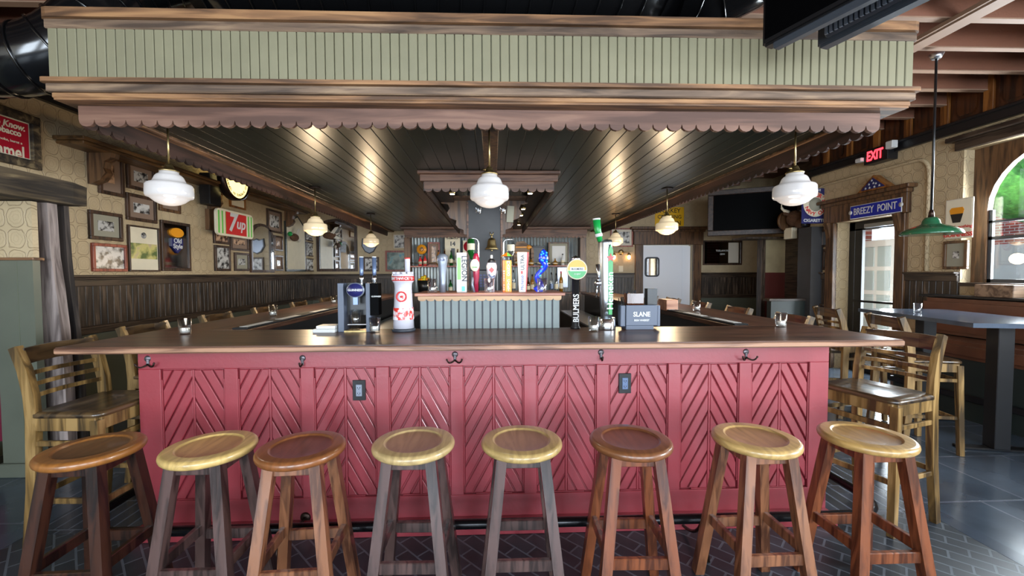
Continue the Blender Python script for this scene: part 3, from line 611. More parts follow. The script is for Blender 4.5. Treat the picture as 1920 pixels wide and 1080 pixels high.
# inner canopy over the back bar island
IX0, IX1, IY = -.645, .595, 3.86
t = thing('inner_canopy', 'brown glass rack canopy with scalloped edge above the beer taps', 'canopy', (0, IY, 2.2))
mb = MB(); mb.box(IX0-.035, IX1+.035, IY-.05, IY+.1, 2.372, 2.404, .006); mb.box(IX0-.015, IX1+.015, IY-.02, IY+.08, 2.31, 2.372, .004)
for s, xx in ((-1, IX0), (1, IX1)):
    a, b = sorted((xx+s*.035, xx-s*.09)); mb.box(a, b, IY+.1, 7.9, 2.372, 2.404, .005); a, b = sorted((xx+s*.015, xx-s*.07)); mb.box(a, b, IY+.08, 7.9, 2.31, 2.372, .004)
mb.build('cornice', 'scallopd', t, True)
mb = MB(); mb.scallop(IX0+.02, IX1-.02, 2.32, 2.215, IY, IY+.02, .078); mb.build('scalloped_valance', 'scallopd', t, True)
for xx in (IX0+.02, IX1-.02):
    mb = MB(); mb.T = Matrix.Translation((xx, 0, 0)) @ Matrix.Rotation(PI/2, 4, 'Z'); mb.scallop(IY+.03, 7.9, 2.32, 2.215, -.01, .01, .078); mb.build('scalloped_valance', 'darkstain', t, True)
mb = MB(); mb.box(IX0+.04, IX0+.2, IY+.02, 7.9, 2.30, 2.33); mb.box(IX1-.2, IX1-.04, IY+.02, 7.9, 2.30, 2.33); mb.build('rack_board', 'darkstain', t, True)
for i, (px, py) in enumerate(((848, 361), (994, 360), (876, 403), (867, 392), (981, 390), (977, 402), (973, 420))):
    q = P(px, py, Z=2.285)
    s_ = thing('spot_lamp', 'small glowing spot lamp under the inner canopy, ' + ('at the front left corner', 'at the front right corner', 'rear one of the left row', 'front one of the left row', 'front one of the right row', 'middle one of the right row', 'rearmost of the right row')[i], 'lamp', (q.x, q.y, 2.27), 0, 'spot lamps under the inner canopy')
    MB().lathe([(.03, 0), (.035, .03)]).build('housing', 'brass', s_); MB().lathe([(.022, -.004), (.022, 0)]).build('bulb', 'spot', s_)
# ---------------------------------------------------------------- pendants
def pendant(loc, label, m, z0=2.405):
    t = thing('pendant_lamp', label, 'lamp', (loc[0], loc[1], loc[2]), 0, None)
    H = z0-loc[2]
    prof = [(0, 0), (.028, .003), (.052, .010), (.074, .022), (.090, .036), (.100, .046), (.114, .050), (.1205, .060), (.121, .085), (.1195, .118), (.113, .130), (.098, .136), (.086, .142), (.079, .156), (.072, .174), (.062, .186), (.050, .192), (.048, .206)]
    MB().lathe(prof, seg=32).build('lamp_shade', m, t)
    MB().lathe([(.051, .205), (.051, .213), (.042, .219), (.028, .224), (.024, .236), (.018, .250), (.012, .256)], seg=16).build('fitter', 'brass', t)
    mb = MB(); mb.tube([(0, 0, .25), (0, 0, H-.012)], .0055, 8); mb.tube([(.0, 0, .238), (-.04, 0, .238)], .005, 6); mb.build('rod', 'brass', t)
    MB().lathe([(.065, H-.012), (.062, H), (.0, H)][:2], seg=20).build('ceiling_rose', 'bronze', t)
    l = bpy.data.lights.new('pendant_glow', 'POINT'); l.energy = 11 if m == 'shadewarm' else 2; l.color = (1, .74, .46) if m == 'shadewarm' else (1, .86, .7); l.shadow_soft_size = .09
    lo = bpy.data.objects.new('pendant_glow', l); lo.parent = t; lo.location = (0, 0, -.22); COL.objects.link(lo)
    return t
for lbl, px, py, yy, m in (('white schoolhouse pendant lamp at the front left of the bar', 319, 385, 2.6, 'shade'), ('white schoolhouse pendant lamp at the front centre before the bell', 918, 389, 2.6, 'shade'), ('white schoolhouse pendant lamp at the front right before the framed screen', 1489, 385, 2.6, 'shade'),
                           ('cream schoolhouse pendant lamp above the left counter, second from the front', 592, 442, 4.6, 'shadewarm'), ('cream schoolhouse pendant lamp above the right counter, before the yellow sign', 1250, 440, 4.6, 'shadewarm'),
                           ('small warm pendant lamp at the far left, before the shield mirror', 696, 463, 6.6, 'shadewarm'), ('small warm pendant lamp at the far right, above the wall sconce', 1154, 461, 6.6, 'shadewarm')):
    q = P(px, py, Y=yy); pendant((q.x, yy, q.z-.004), lbl, m, 2.375 if (px == 918) else 2.405)
# ---------------------------------------------------------------- ducts
def duct(name, label, path, r, rings):
    t = thing(name, label, 'duct', path[0])
    MB().tube(path, r, 28).build('duct_pipe', 'blackgloss', t, True)
    path = [Vector(p) for p in path]; L_ = [0]
    for a, b in zip(path, path[1:]): L_.append(L_[-1]+(b-a).length)
    mb = MB(); d_ = rings/2
    while d_ < L_[-1]:
        for i in range(len(path)-1):
            if L_[i] <= d_ <= L_[i+1]:
                tt = (path[i+1]-path[i]).normalized(); c = path[i]+tt*(d_-L_[i])
                tl = (tt+Vector((.0, .12, 0))).normalized(); mb.tube([c-tl*.006, c+tl*.006], r+.009, 28); break
        d_ += rings
    mb.build('spiral_seam', 'blackgloss', t, True)
    return t
duct('ventilation_duct', 'large glossy black spiral duct running above the canopy', [(-2.0, 3.0, 3.56)]+[(x*.25, 3.0, 3.56) for x in range(-7, 4)]+[(1.3, 3.0, 3.56)], .31, .155)
duct('ventilation_duct', 'glossy black duct elbow ending the main duct beside the screens', [(1.3, 3.0, 3.55), (1.55, 2.98, 3.56), (1.72, 2.85, 3.6), (1.8, 2.6, 3.66)], .34, .2)
duct('ventilation_duct', 'glossy black duct coming from the left wall beside the canopy end', [(-3.97, 2.6, 2.725), (-3.3, 2.6, 2.725), (-2.95, 2.6, 2.725)]+bez((-2.95, 2.6, 2.725), (-2.52, 2.62, 2.73), (-2.44, 2.74, 3.12), 7)[1:]+bez((-2.44, 2.74, 3.12), (-2.38, 2.9, 3.5), (-2.0, 3.0, 3.56), 6)[1:], .192, .13)
# hanging televisions near the top right
def hang_tv(label, A, dirv, wdt, hgt, flip):
    t = thing('television', label, 'television', A, math.atan2(dirv[1], dirv[0]))
    bx('case', 'tvgrey' if flip else 'black', t, 0, wdt, 0, .07, 0, hgt, bev=.012, seg=2)
    if not flip:
        bx('screen', 'screen', t, .02, wdt-.02, -.004, .001, .03, hgt-.02)
        bx('speaker_strip', 'tvgrey', t, .05, wdt-.05, .004, .05, -.03, .004, bev=.008)
    else:
        mb = MB()
        for k in range(46): mb.box(.06+k*.021, .072+k*.021, -.034, -.022, .03, .17)
        mb.build('vents', 'lightgrey', t); bx('rear_housing', 'darkgrey', t, .05, wdt-.05, -.024, .0, .02, hgt-.15, bev=.01)
        bx('ports', 'black', t, .3, .5, -.04, -.02, .2, .3, bev=.005)
    MB().tube([(wdt*.5, .03, hgt*.9), (wdt*.5, .03, 3.36-A[2])], .02, 8).build('pole', 'black', t)
    return t
A = P(1427, 90, Y=2.0); dv = Vector((.36, -.93)).normalized()
hang_tv('black television hanging at the top right, screen facing the bar', A, dv, 1.1, .62, False)
B_ = P(1530, 92, Y=2.02); hang_tv('blue grey television back with vents, right of the first hanging screen', B_, Vector((.30, -.95)).normalized(), 1.1, .62, True)
q = P(1686, 24, Y=2.9); t = thing('track_spot', 'small grey cylinder spotlight under the brown ceiling joists', 'lamp', (q.x, q.y, q.z))
MB().lathe([(.03, 0), (.032, .1), (.02, .11)]).build('housing', 'brushed', t); MB().tube([(0, 0, .1), (0, 0, 3.36-q.z)], .006, 6).build('stem', 'black', t)
#@@SECTION bar
# ---------------------------------------------------------------- bar body and counter
PY = 2.36; BX0, BX1 = -1.975, 1.978
t = thing('bar_cabinet', 'red painted bar body with chevron boarded front panels', 'bar', (0, PY, 0))
mb = MB(); mb.box(BX0, BX1, PY+.012, PY+.06, 0.0, 1.062)                       # backing board
mb.build('backing_panel', 'red', t, True)
NP = 9; PW = .348; px0 = -1.855+PW/2; pit = (1.862-PW/2-px0)/(NP-1); cent = [px0+i*pit for i in range(NP)]
ZT, ZB = .935, .185
mb = MB(); mb.box(BX0, BX1, PY-.01, PY+.014, ZT, 1.062, .003); mb.box(BX0, BX1, PY-.01, PY+.014, 0.0, ZB, .003)
edges = [BX0]+sum([[c-PW/2, c+PW/2] for c in cent], [])+[BX1]
for a, b in zip(edges[::2], edges[1::2]): mb.box(a, b, PY-.01, PY+.014, ZB, ZT, .003)
mb.build('rails_and_stiles', 'red', t, True)
mb = MB(); mb.box(BX0-.003, BX1+.003, PY-.10, PY-.008, .0, .06, .006); mb.build('plinth', 'red', t, True)
def clip(poly, ax, val, keep):
    out = []
    for i in range(len(poly)):
        p, q = poly[i], poly[(i+1) % len(poly)]; ip, iq = (p[ax]-val)*keep >= 0, (q[ax]-val)*keep >= 0
        if ip: out.append(p)
        if ip != iq: k = (val-p[ax])/(q[ax]-p[ax]); out.append((p[0]+(q[0]-p[0])*k, p[1]+(q[1]-p[1])*k))
    return out
for c in cent:
    mb = MB()
    for s in (-1, 1):
        xa, xb = (c-PW/2+.008, c-.007) if s < 0 else (c+.007, c+PW/2-.008)
        pitch = .118; g = .0105; sl = 1.85*(-s)          # steep boards rising to the middle
        k = -6
        while k < 16:
            z = ZB+k*pitch; xm = c
            f = lambda x, zz: zz+sl*(x-xm)
            poly = [(xa, f(xa, z+g)), (xb, f(xb, z+g)), (xb, f(xb, z+pitch-g)), (xa, f(xa, z+pitch-g))]
            poly = clip(poly, 1, ZB+.008, 1); poly = clip(poly, 1, ZT-.008, -1) if len(poly) > 2 else poly
            if len(poly) > 2:
                A_ = [mb.v((x, PY+.012, zz)) for x, zz in poly]; cxm = sum(q[0] for q in poly)/len(poly); czm = sum(q[1] for q in poly)/len(poly)
                sh = lambda x, zz: (x, zz)
                B2 = [mb.v((x, PY-.003, zz)) for x, zz in poly]; n_ = len(poly)
                f_ = mb.f(B2)
                for i in range(n_): mb.f([A_[i], A_[(i+1) % n_], B2[(i+1) % n_], B2[i]])
                r_ = bmesh.ops.bevel(mb.b, geom=list(f_.edges), offset=.003, segments=1, affect='EDGES', clamp_overlap=True)
            k += 1
    mb.box(c-.006, c+.006, PY-.003, PY+.012, ZB+.006, ZT-.006, .002)
    for xx in (c-PW/2+.004, c+PW/2-.004): mb.box(xx-.003, xx+.003, PY-.006, PY+.012, ZB+.05, ZT-.06, .001)
    mb.box(c-PW/2+.07, c+PW/2-.07, PY-.006, PY+.012, ZB+.002, ZB+.008, .001)
    mb.build('chevron_panel', 'red', t, True)
for s, xx in ((-1, BX0), (1, BX1)):     # side faces of the bar
    a, b = sorted((xx, xx-s*.06)); mb = MB(); mb.box(a, b, PY+.062, 7.4, 0, 1.062); mb.build('side_panel', 'red', t, True)
    mb = MB(); y = PY+.1
    while y < 7.2: a, b = sorted((xx+s*.012, xx)); mb.box(a, b, y, y+.08, .05, 1.05, .003); y += .42
    a, b = sorted((xx+s*.012, xx)); mb.box(a, b, PY+.07, 7.4, .95, 1.06, .003); mb.box(a, b, PY+.07, 7.4, 0, .18, .003); mb.build('side_stiles', 'red', t, True)
# counter: a U of dark wood
ix0, ix1, iy = -1.60, 1.64, 2.74; ox0, ox1, oy = -2.19, 2.20, 2.12; zt = 1.10
t = thing('bar_counter', 'dark brown U shaped wooden bar counter top', 'counter', (0, oy, 1.063))
mb = MB(); mb.box(ox0, ox1, oy, iy, 1.064, zt, .006, 2); mb.build('front_top', 'counter', t, True)
mb = MB(); mb.box(ox0, ix0, iy+.001, 7.6, 1.064, zt, .005); mb.build('side_top', 'countery', t, True)
mb = MB(); mb.box(ix1, ox1, iy+.001, 7.6, 1.064, zt, .005); mb.build('side_top', 'countery', t, True)
mb = MB(); mb.box(ox0+.004, ox1-.004, oy-.004, oy+.012, 1.068, 1.093, .004); mb.build('edge_banding', 'counteredge', t, True)
t = thing('inner_lining', 'black lining boards on the inner side of the bar', 'panel', (0, 2.72, 0))
bx('front_board', 'black', t, -1.62, 1.66, 2.69, 2.71, 0, 1.062, world=True)
for x_ in (-1.64, 1.66): bx('side_board', 'black', t, x_, x_+.02, 2.712, 7.4, 0, 1.062, world=True)
# inner worktop / coolers, dark
t = thing('under_counter_cooler', 'dark low steel and black coolers inside the bar behind the front counter', 'cooler', (0, 3.0, 0))
bx('body', 'black', t, -1.5, 1.55, iy+.1, 3.35, 0, .80, world=True); bx('steel_top', 'brushed', t, -1.5, 1.55, iy+.08, 3.37, .80, .82, bev=.004, world=True)
for s in (-1, 1):
    t = thing('service_cabinet', 'black service cabinet inside the bar along the %s counter' % ('left' if s < 0 else 'right'), 'cabinet', (s*1.35, 5, 0))
    a, b = sorted((s*1.57, s*1.2)); bx('body', 'black', t, a, b, 3.42, 7.3, 0, .78, world=True); bx('steel_top', 'brushed', t, a, b, 3.42, 7.3, .78, .8, world=True)
# drip rail mats on the inner counter edges
for s, xx, pts in ((-1, ix0, ((508, 617), (548, 606), (608, 595))), (1, ix1, ((1330, 604), (1290, 594), (1240, 585)))):
    t = thing('bar_mat', 'long black rubber drip mat on the %s counter edge' % ('left' if s < 0 else 'right'), 'mat', (xx, 3.6, zt))
    a, b = sorted((xx+s*.012, xx+s*.11)); bx('mat', 'blackmat', t, a, b, iy+.02, 4.6, zt, zt+.012, bev=.003, world=True)
    for y0 in (2.80, 3.25, 3.85):
        a, b = sorted((xx+s*.03, xx+s*.085)); bx('painted_glint_strip', 'white', t, a, b, y0, y0+.32, zt+.0122, zt+.014, world=True)  # white strips paint the reflection of the lights along the mat
# hooks
def hook(px, py, dbl, label, yaw=0):
    q = P(px, py, Y=PY-.012); t = thing('coat_hook', label, 'hook', (q.x, PY-.01, q.z))
    mb = MB(); mb.T = Matrix.Rotation(yaw, 4, 'Z')
    mb.lathe([(.0, -.004), (.015, -.005), (.018, 0)], (0, 0, .010), 14, 'y'); mb.box(-.008, .008, -.006, 0, -.03, .01, .003); mb.build('back_plate', 'hookgrey', t)
    mb = MB(); mb.T = Matrix.Rotation(yaw, 4, 'Z')
    for s in ((-1, 1) if dbl else (0,)):
        mb.tube(bez((0, -.004, -.02), (s*.03, -.03, -.05), (s*.042, -.04, -.012)) , .0045, 8); mb.ball((s*.042, -.04, -.012), .006, 8)
    mb.build('prongs', 'bronze', t)
for px, py, db, lb, yw in ((277, 676, True, 'dark bronze double coat hook at the far left of the red bar front', .3), (567, 675, False, 'dark bronze single coat hook above the left power outlet', 0), (853, 668, True, 'bronze double coat hook in the middle of the red bar front', 0),
                       (1127, 664, False, 'dark bronze single coat hook above the right power outlet', 0), (1399, 663, True, 'dark bronze double coat hook towards the right end of the red bar front', 0)):
    hook(px, py, db, lb, yw)
for px, py, lb, m in ((673, 732, 'grey power outlet in a black plate on the red bar front, left one', 'lightgrey'), (1172, 719, 'blue grey power outlet in a black plate on the red bar front, right one', 'bluehandle')):
    q = P(px, py, Y=PY-.012); t = thing('power_outlet', lb, 'outlet', (q.x, PY-.006, q.z-.058))
    bx('cover_plate', 'black', t, -.036, .036, -.006, .006, 0, .116, bev=.002); bx('socket', m, t, -.017, .017, -.009, -.005, .024, .092, bev=.002)
    mb = MB()
    for zz in (.038, .07): mb.box(-.008, -.005, -.0105, -.0088, zz, zz+.008); mb.box(.005, .008, -.0105, -.0088, zz, zz+.008); mb.box(-.002, .002, -.0105, -.0088, zz-.006, zz-.002)
    mb.build('slots', 'black', t)
# foot rail
t = thing('foot_rail', 'round black foot rail running around the foot of the bar', 'rail', (0, 2.06, .0))
FX = 2.10; mb = MB(); mb.tube([(-FX, 7, .197), (-FX, 2.3, .197)]+bez((-FX, 2.3, .197), (-FX, 2.05, .197), (-FX+.25, 2.05, .197))[1:]+[(-1, 2.05, .197), (0, 2.05, .197), (1, 2.05, .197)]+bez((FX-.25, 2.05, .197), (FX, 2.05, .197), (FX, 2.3, .197))+[(FX, 7, .197)], .024, 14)
mb.build('tube', 'railblack', t, True)
for px in (573, 1268):
    q = P(px, 970, Y=PY-.01); mb = MB(); mb.tube(bez((q.x, PY-.01, q.z), (q.x, 2.1, q.z), (q.x, 2.05, .197)), .009, 8); mb.lathe([(.0, -.008), (.026, -.006), (.03, 0)], (q.x, PY-.011, q.z), 16, 'y'); mb.tube([(q.x, 2.05, .16), (q.x+.01, 2.0, .0)], .007, 6)
    mb.build('bracket', 'bronze', t, True)
for x in (-FX, FX):
    for y in (3.0, 4.6, 6.2): mb = MB(); mb.tube([(x, y, .15), (x, y, .0)], .012, 8); mb.build('post', 'black', t, True)
# ---------------------------------------------------------------- round stools
SW = {'d1': ((26, 14, 11), (58, 32, 22)), 'd2': ((44, 33, 31), (82, 62, 58)), 'd3': ((78, 46, 30), (132, 86, 58)), 'd4': ((70, 34, 18), (120, 66, 38))}
for k, (a, b) in SW.items(): M['leg'+k] = wood('stool_leg_'+k, S(*a), S(*b), 2, .3, 16, coat=.5, bump=.25)
def stool(x, y, rz, lab, seat, leg):
    t = thing('round_stool', lab, 'stool', (x, y, 0), rz, 'round stools in front of the bar')
    prof = [(0, .701), (.158, .701), (.168, .704), (.1745, .711), (.177, .720), (.1755, .729), (.170, .7355), (.163, .738), (.160, .7384), (.1275, .7388), (.1265, .7388), (.1225, .7355), (.1190, .7325), (.1150, .7318), (.06, .7302), (0, .7298)]
    MB().lathe(prof, seg=48).build('seat', seat, t)
    for sx in (-1, 1):
        for sy in (-1, 1):
            mb = MB(); mb.sweep([(sx*.088, sy*.088, .702), (sx*.165, sy*.165, 0.004)], (1, 0, 0), .043, .043); mb.build('leg', leg, t)
    def at(z): return .088+(.165-.088)*(1-z/.702)
    mb = MB(); a = at(.68)
    for s in (-1, 1):
        mb.box(-a+.018, a-.018, s*a-.011, s*a+.011, .655, .702, .002); mb.box(s*a-.011, s*a+.011, -a+.018, a-.018, .655, .702, .002)
    mb.build('apron', leg, t)
    for k, z in ((0, .27), (1, .30), (2, .27), (3, .30)):
        a = at(z); mb = MB(); mb.T = Matrix.Rotation(k*PI/2, 4, 'Z'); mb.box(-a+.018, a-.018, -a-.012, -a+.010, z-.024, z+.024, .003); mb.build('stretcher', leg, t)
    return t
SM = {1: seatmat('seat_dark_amber', S(150, 96, 44), S(116, 78, 44)), 2: seatmat('seat_pale_pine', S(208, 176, 110), S(192, 150, 92)), 3: seatmat('seat_red_brown', S(134, 82, 44), S(110, 62, 42)), 4: seatmat('seat_worn_straw', S(190, 164, 114), S(156, 122, 90)),
      5: seatmat('seat_pale_brown', S(184, 156, 100), S(148, 114, 84)), 6: seatmat('seat_chestnut', S(124, 78, 46), S(110, 62, 38), .122), 7: seatmat('seat_light_oak', S(194, 160, 100), S(168, 128, 84)), 8: seatmat('seat_olive_oak', S(184, 148, 88), S(160, 122, 70))}
SL = ((-1.694, 1.781, .03, 'round stool with dark amber seat and near black legs, leftmost of the row', 1, 'd1'), (-1.205, 1.777, .0, 'round stool with pale pine seat and dark grey legs, second from the left', 2, 'd2'), (-.811, 1.755, .05, 'round stool with red brown seat and lighter front legs, third from the left', 3, 'd3'),
      (-.345, 1.785, -.02, 'round stool with worn straw seat in front of the bar, fourth from the left', 4, 'd2'), (.124, 1.782, 0, 'round stool with pale brown centre on its seat and dark legs, fifth from the left', 5, 'd2'), (.603, 1.774, -.03, 'round stool with glossy chestnut seat and reddish legs', 6, 'd4'),
      (1.163, 1.773, .02, 'round stool with light oak seat, second from the right end of the row', 7, 'd3'), (1.665, 1.77, .0, 'round stool with olive toned oak seat, rightmost of the row', 8, 'd4'))
for x, y, rz, lab, k, lg in SL: stool(x, y, rz, lab, SM[k], 'leg'+lg)
# ---------------------------------------------------------------- ladder back bar chairs
def chair_proto(label):
    t = thing('ladder_back_bar_chair', label, 'chair')
    for s in (-1, 1):
        path = [(s*.20, -.235, 0.003), (s*.195, -.20, .35), (s*.19, -.19, .72), (s*.19, -.198, .85), (s*.19, -.225, .98), (s*.19, -.268, 1.095)]
        mb = MB(); mb.sweep(path, (1, 0, 0), .034, [.04, .05, .055, .055, .05, .042]); mb.build('back_post', 'chairwood', t)
        mb = MB(); mb.sweep([(s*.205, .165, .003), (s*.195, .14, .72)], (1, 0, 0), [.034, .04], [.034, .04]); mb.build('front_leg', 'chairwood', t)
    def yb(z): return -.19 if z < .72 else -.19-.008*(z-.72)/.13 if z < .85 else -.198-.03*(z-.85)/.15 if z < 1 else -.228-.047*(z-1)/.13
    for z, h in ((.84, .022), (.898, .022), (.956, .022)):
        y = yb(z); mb = MB(); mb.sweep([(-.18, y, z), (-.09, y-.022, z), (0, y-.03, z), (.09, y-.022, z), (.18, y, z)], (0, 0, 1), h, .012); mb.build('back_slat', 'chairwood', t)
    y = yb(1.045); mb = MB(); mb.sweep([(-.18, y, 1.045), (-.09, y-.022, 1.048), (0, y-.03, 1.05), (.09, y-.022, 1.048), (.18, y, 1.045)], (0, 0, 1), .085, .016); mb.build('top_rail', 'chairdark', t)
    pts = rrect(-.215, .215, -.2, .172, .05); mb = MB()
    A_ = [mb.v((x, y, .735)) for x, y in pts]; B1 = [mb.v((x, y, .752)) for x, y in pts]; C1 = [mb.v((x*.94, y*.94, .762)) for x, y in pts]; D1 = [mb.v((x*.6, y*.6, .752)) for x, y in pts]
    mb.f(A_); n = len(pts); mb.sm = True
    for q0, q1 in ((A_, B1), (B1, C1), (C1, D1)):
        for i in range(n): mb.f([q0[i], q0[(i+1) % n], q1[(i+1) % n], q1[i]])
    mb.f(D1); mb.build('seat', 'chairdark', t)
    mb = MB(); mb.box(-.185, .185, .132, .153, .665, .735, .003); mb.box(-.185, .185, -.2, -.18, .665, .735, .003)
    for s in (-1, 1): mb.box(s*.195-.011, s*.195+.011, -.18, .14, .665, .735, .003)
    mb.build('seat_apron', 'chairwood', t)
    for s in (-1, 1):
        for z in (.60, .30): MB().box(s*.197-.009, s*.197+.009, -.2, .145, z-.014, z+.014, .003).build('side_stretcher', 'chairwood', t)
    for z in (.29, .60): MB().box(-.19, .19, .135, .153, z-.016, z+.016, .003).build('front_stretcher', 'chairwood', t)
    mb = MB(); mb.box(-.19, .19, -.222, -.205, .30, .33, .003); mb.build('rear_stretcher', 'chairwood', t)
    return t
chair0 = chair_proto('golden brown ladder back bar chair at the front left corner of the bar')
chair0['group'] = 'ladder back chairs around the bar'
chair0.location = (-2.16, 2.36, 0); chair0.rotation_euler = (0, 0, R(-92))
G1 = 'ladder back chairs around the bar'
CH = [(2.29, 2.40, R(107), 'golden brown ladder back bar chair at the front right corner of the bar')]
for i, y in enumerate((3.15, 3.95, 4.75, 5.6, 6.5)):
    CH.append((-2.33, y, R(-90), 'ladder back bar chair on the left side of the bar, %s behind the corner chair' % ('first', 'second', 'third', 'fourth', 'fifth')[i]))
for i, y in enumerate((3.5, 4.3, 5.1, 5.9, 6.7)):
    CH.append((2.36, y, R(90), 'ladder back bar chair on the right side of the bar, %s behind the corner chair' % ('first', 'second', 'third', 'fourth', 'fifth')[i]))
for x, y, rz, lb in CH: dup(chair0, (x, y, 0), rz, lb, G1)
dup(chair0, (3.58, 3.34, 0), R(-101), 'ladder back bar chair nearest to the camera at the tall dark table', 'ladder back chairs at the tall table')
dup(chair0, (3.72, 4.12, 0), R(-100), 'ladder back bar chair at the far end of the tall dark table', 'ladder back chairs at the tall table')
#@@SECTION barware
# ---------------------------------------------------------------- tap box in the middle
QX0, QX1 = P(788, 616, Y=2.72).x, P(1049, 616, Y=2.72).x; QY = 2.70; QZ = P(918, 549, Y=QY).z
t = thing('tap_box', 'grey green boarded tap box with scalloped wooden trim on the counter', 'box', ((QX0+QX1)/2, QY, zt))
n = 18; p = (QX1-QX0)/n; mb = MB()
for i in range(n): mb.box(QX0+i*p+.0045, QX0+(i+1)*p-.0045, QY, QY+.014, zt, QZ-.02, .002)
mb.build('face_boards', 'greyboard', t, True); bx('box_body', 'darkgrey', t, QX0+.001, QX1-.001, QY+.012, QY+.34, zt, QZ-.022, world=True)
mb = MB(); mb.scallop(QX0-.008, QX1+.008, QZ-.018, QZ-.052, QY-.014, QY-.001, .055, .012); mb.build('scalloped_trim', 'palewood', t, True)
bx('top_board', 'capwood', t, QX0-.028, QX1+.03, QY-.03, QY+.36, QZ-.02, QZ, bev=.004, world=True)
def W_(px0, px1, y): return P(px0, 540, Y=y).x, P(px1, 540, Y=y).x
TY = QY+.12
def tapthing(name, label, pxc, y=TY, z=QZ, cat='beer tap'):
    q = P(pxc, 545, Y=y); return thing(name, label, cat, (q.x, y, z))
G2 = None
pm = 775/TY   # pixels per metre at the taps
# silver tapered handle
t = tapthing('beer_tap_handle', 'silver tapered beer tap handle with a flared rounded top', 830)
MB().lathe([(.020, 0), (.021, .06), (.024, .12), (.030, .18), (.037, .22), (.036, .245), (.022, .258), (0, .262)], seg=24).build('handle', 'lightgrey', t)
text('HARP', .026, 'navy', t, (0, -.0375, .218), bold=.02, sx=.9)
# white and green board handle
t = tapthing('beer_tap_handle', 'white tall board tap handle with green stripe and grey letters', 866)
bx('handle', 'white', t, -.034, .034, -.018, .018, 0, .268, bev=.003); bx('green_stripe', 'lime', t, -.028, -.004, -.0195, -.017, .085, .235); bx('blue_foot', 'cyan', t, .0, .022, -.0195, -.017, .008, .04)
text('LEGION', .05, 'darkgrey', t, (.018, -.0195, .16), rot=(R(90), R(90), 0), bold=.02, sx=.98)
# maroon handle with oval
t = tapthing('beer_tap_handle', 'maroon tap handle with a cream oval badge', 893)
MB().lathe([(.016, 0), (.015, .07), (.021, .1), (.024, .17), (.022, .235), (.014, .26), (0, .266)], seg=20).build('handle', 'maroon', t)
mb = MB(); mb.T = Matrix.Diagonal((1, 1, 1.35, 1)); mb.lathe([(0, -.032), (.029, -.032), (.031, -.026), (.031, -.018)], (-.008, 0, .135), 24, 'y'); mb.build('oval_badge', 'offwhite', t)
mb = MB(); mb.tube([(-.022, -.006, .10), (-.026, -.01, .05), (-.012, -.01, .0)], .008, 8); mb.build('side_blade', 'lightgrey', t)
text('CIDER', .013, 'green', t, (-.008, -.034, .168), bold=.02)
# white bottle shaped
t = tapthing('beer_tap_handle', 'white bottle shaped tap handle with a red diamond', 922)
MB().lathe([(.02, 0), (.018, .05), (.022, .09), (.034, .13), (.036, .18), (.030, .2)], seg=24).build('handle', 'tower', t)
MB().lathe([(.031, .199), (.022, .218), (.010, .228)], seg=20).build('collar', 'black', t); MB().lathe([(.008, .226), (.008, .25), (0, .253)], seg=12).build('tip', 'white', t)
mb = MB(); mb.prism([(0, .13), (.018, .15), (0, .17), (-.018, .15)], -.0385, -.034); mb.build('red_diamond', 'redpaint', t)
mb = MB(); mb.tube([(-.02, -.028, .12), (0, -.036, .1), (.02, -.025, .11)], .006, 6); mb.tube([(-.02, -.02, .06), (.01, -.024, .08), (.018, -.012, .1)], .005, 6); mb.build('blue_pattern', 'bluehandle', t)
# mango
t = tapthing('beer_tap_handle', 'orange and yellow tap handle under a tiny cocktail umbrella', 951)
bx('handle', 'gold', t, -.014, .03, -.018, .018, 0, .215, bev=.002); bx('orange_side', 'orange', t, -.03, -.0142, -.016, .016, 0, .215, bev=.002)
for i, ch in enumerate('MANGOCART'[:9]): pass
mb = MB(); mb.tube([(-.016, 0, .21), (-.016, 0, .245)], .005, 6); mb.tube([(.012, 0, .21), (.012, 0, .245)], .005, 6); mb.build('posts', 'lightgrey', t)
um = MB(); um.mi = 0
for k in range(8):
    um.mi = k % 3; a0, a1 = k*PI/4, (k+1)*PI/4; r_ = .042
    um.f([um.v((0, 0, .272)), um.v((r_*math.cos(a0), r_*math.sin(a0), .243)), um.v((r_*math.cos(a1), r_*math.sin(a1), .243))])
    um.f([um.v((0, 0, .262)), um.v((r_*math.cos(a1), r_*math.sin(a1), .2425)), um.v((r_*math.cos(a0), r_*math.sin(a0), .2425))])
um.build('umbrella', ['lime', 'gold', 'orange'], t)
for i, ch in enumerate('MANGO CART'):
    pass
cvt = None
mbt = []
def stacked(s, size, m, parent, x, y, ztop, dz, bold=.03):
    bm = bmesh.new()
    for i, ch in enumerate(s):
        if ch == ' ': continue
        o = text(ch, size, m, parent, (x, y, ztop-i*dz), bold=bold); bm.from_mesh(o.data); bpy.data.objects.remove(o)
    me = bpy.data.meshes.new('lettering'); bm.to_mesh(me); bm.free(); me.materials.append(M[m]); o = bpy.data.objects.new('lettering', me); COL.objects.link(o); o.parent = parent; return o
stacked('MANGO CART', .026, 'white', t, .008, -.0185, .2, .0208); stacked('WHEAT ALE', .013, 'white', t, -.022, -.0165, .14, .0155)
# ultra
t = tapthing('beer_tap_handle', 'white tall slim tap handle with a red side and blue script', 979)
mb = MB(); mb.prism([(-.022, 0), (.022, 0), (.032, .27), (-.034, .27)], -.018, .018); mb.build('handle', 'white', t)
mb = MB(); mb.prism([(.0225, 0), (.028, 0), (.045, .266), (.0325, .27)], -.016, .018); mb.build('red_side', 'redpaint', t)
mb = MB(); mb.box(-.01, .004, -.0195, -.0175, .122, .142); mb.build('red_ribbon', 'redpaint', t)
text('ULTRA', .034, 'darkgrey', t, (.002, -.0195, .2), rot=(R(90), R(-90), 0), bold=.01); text('Michelob', .028, 'bluesign', t, (.0, -.0195, .06), rot=(R(90), R(-90), 0), shear=.3)
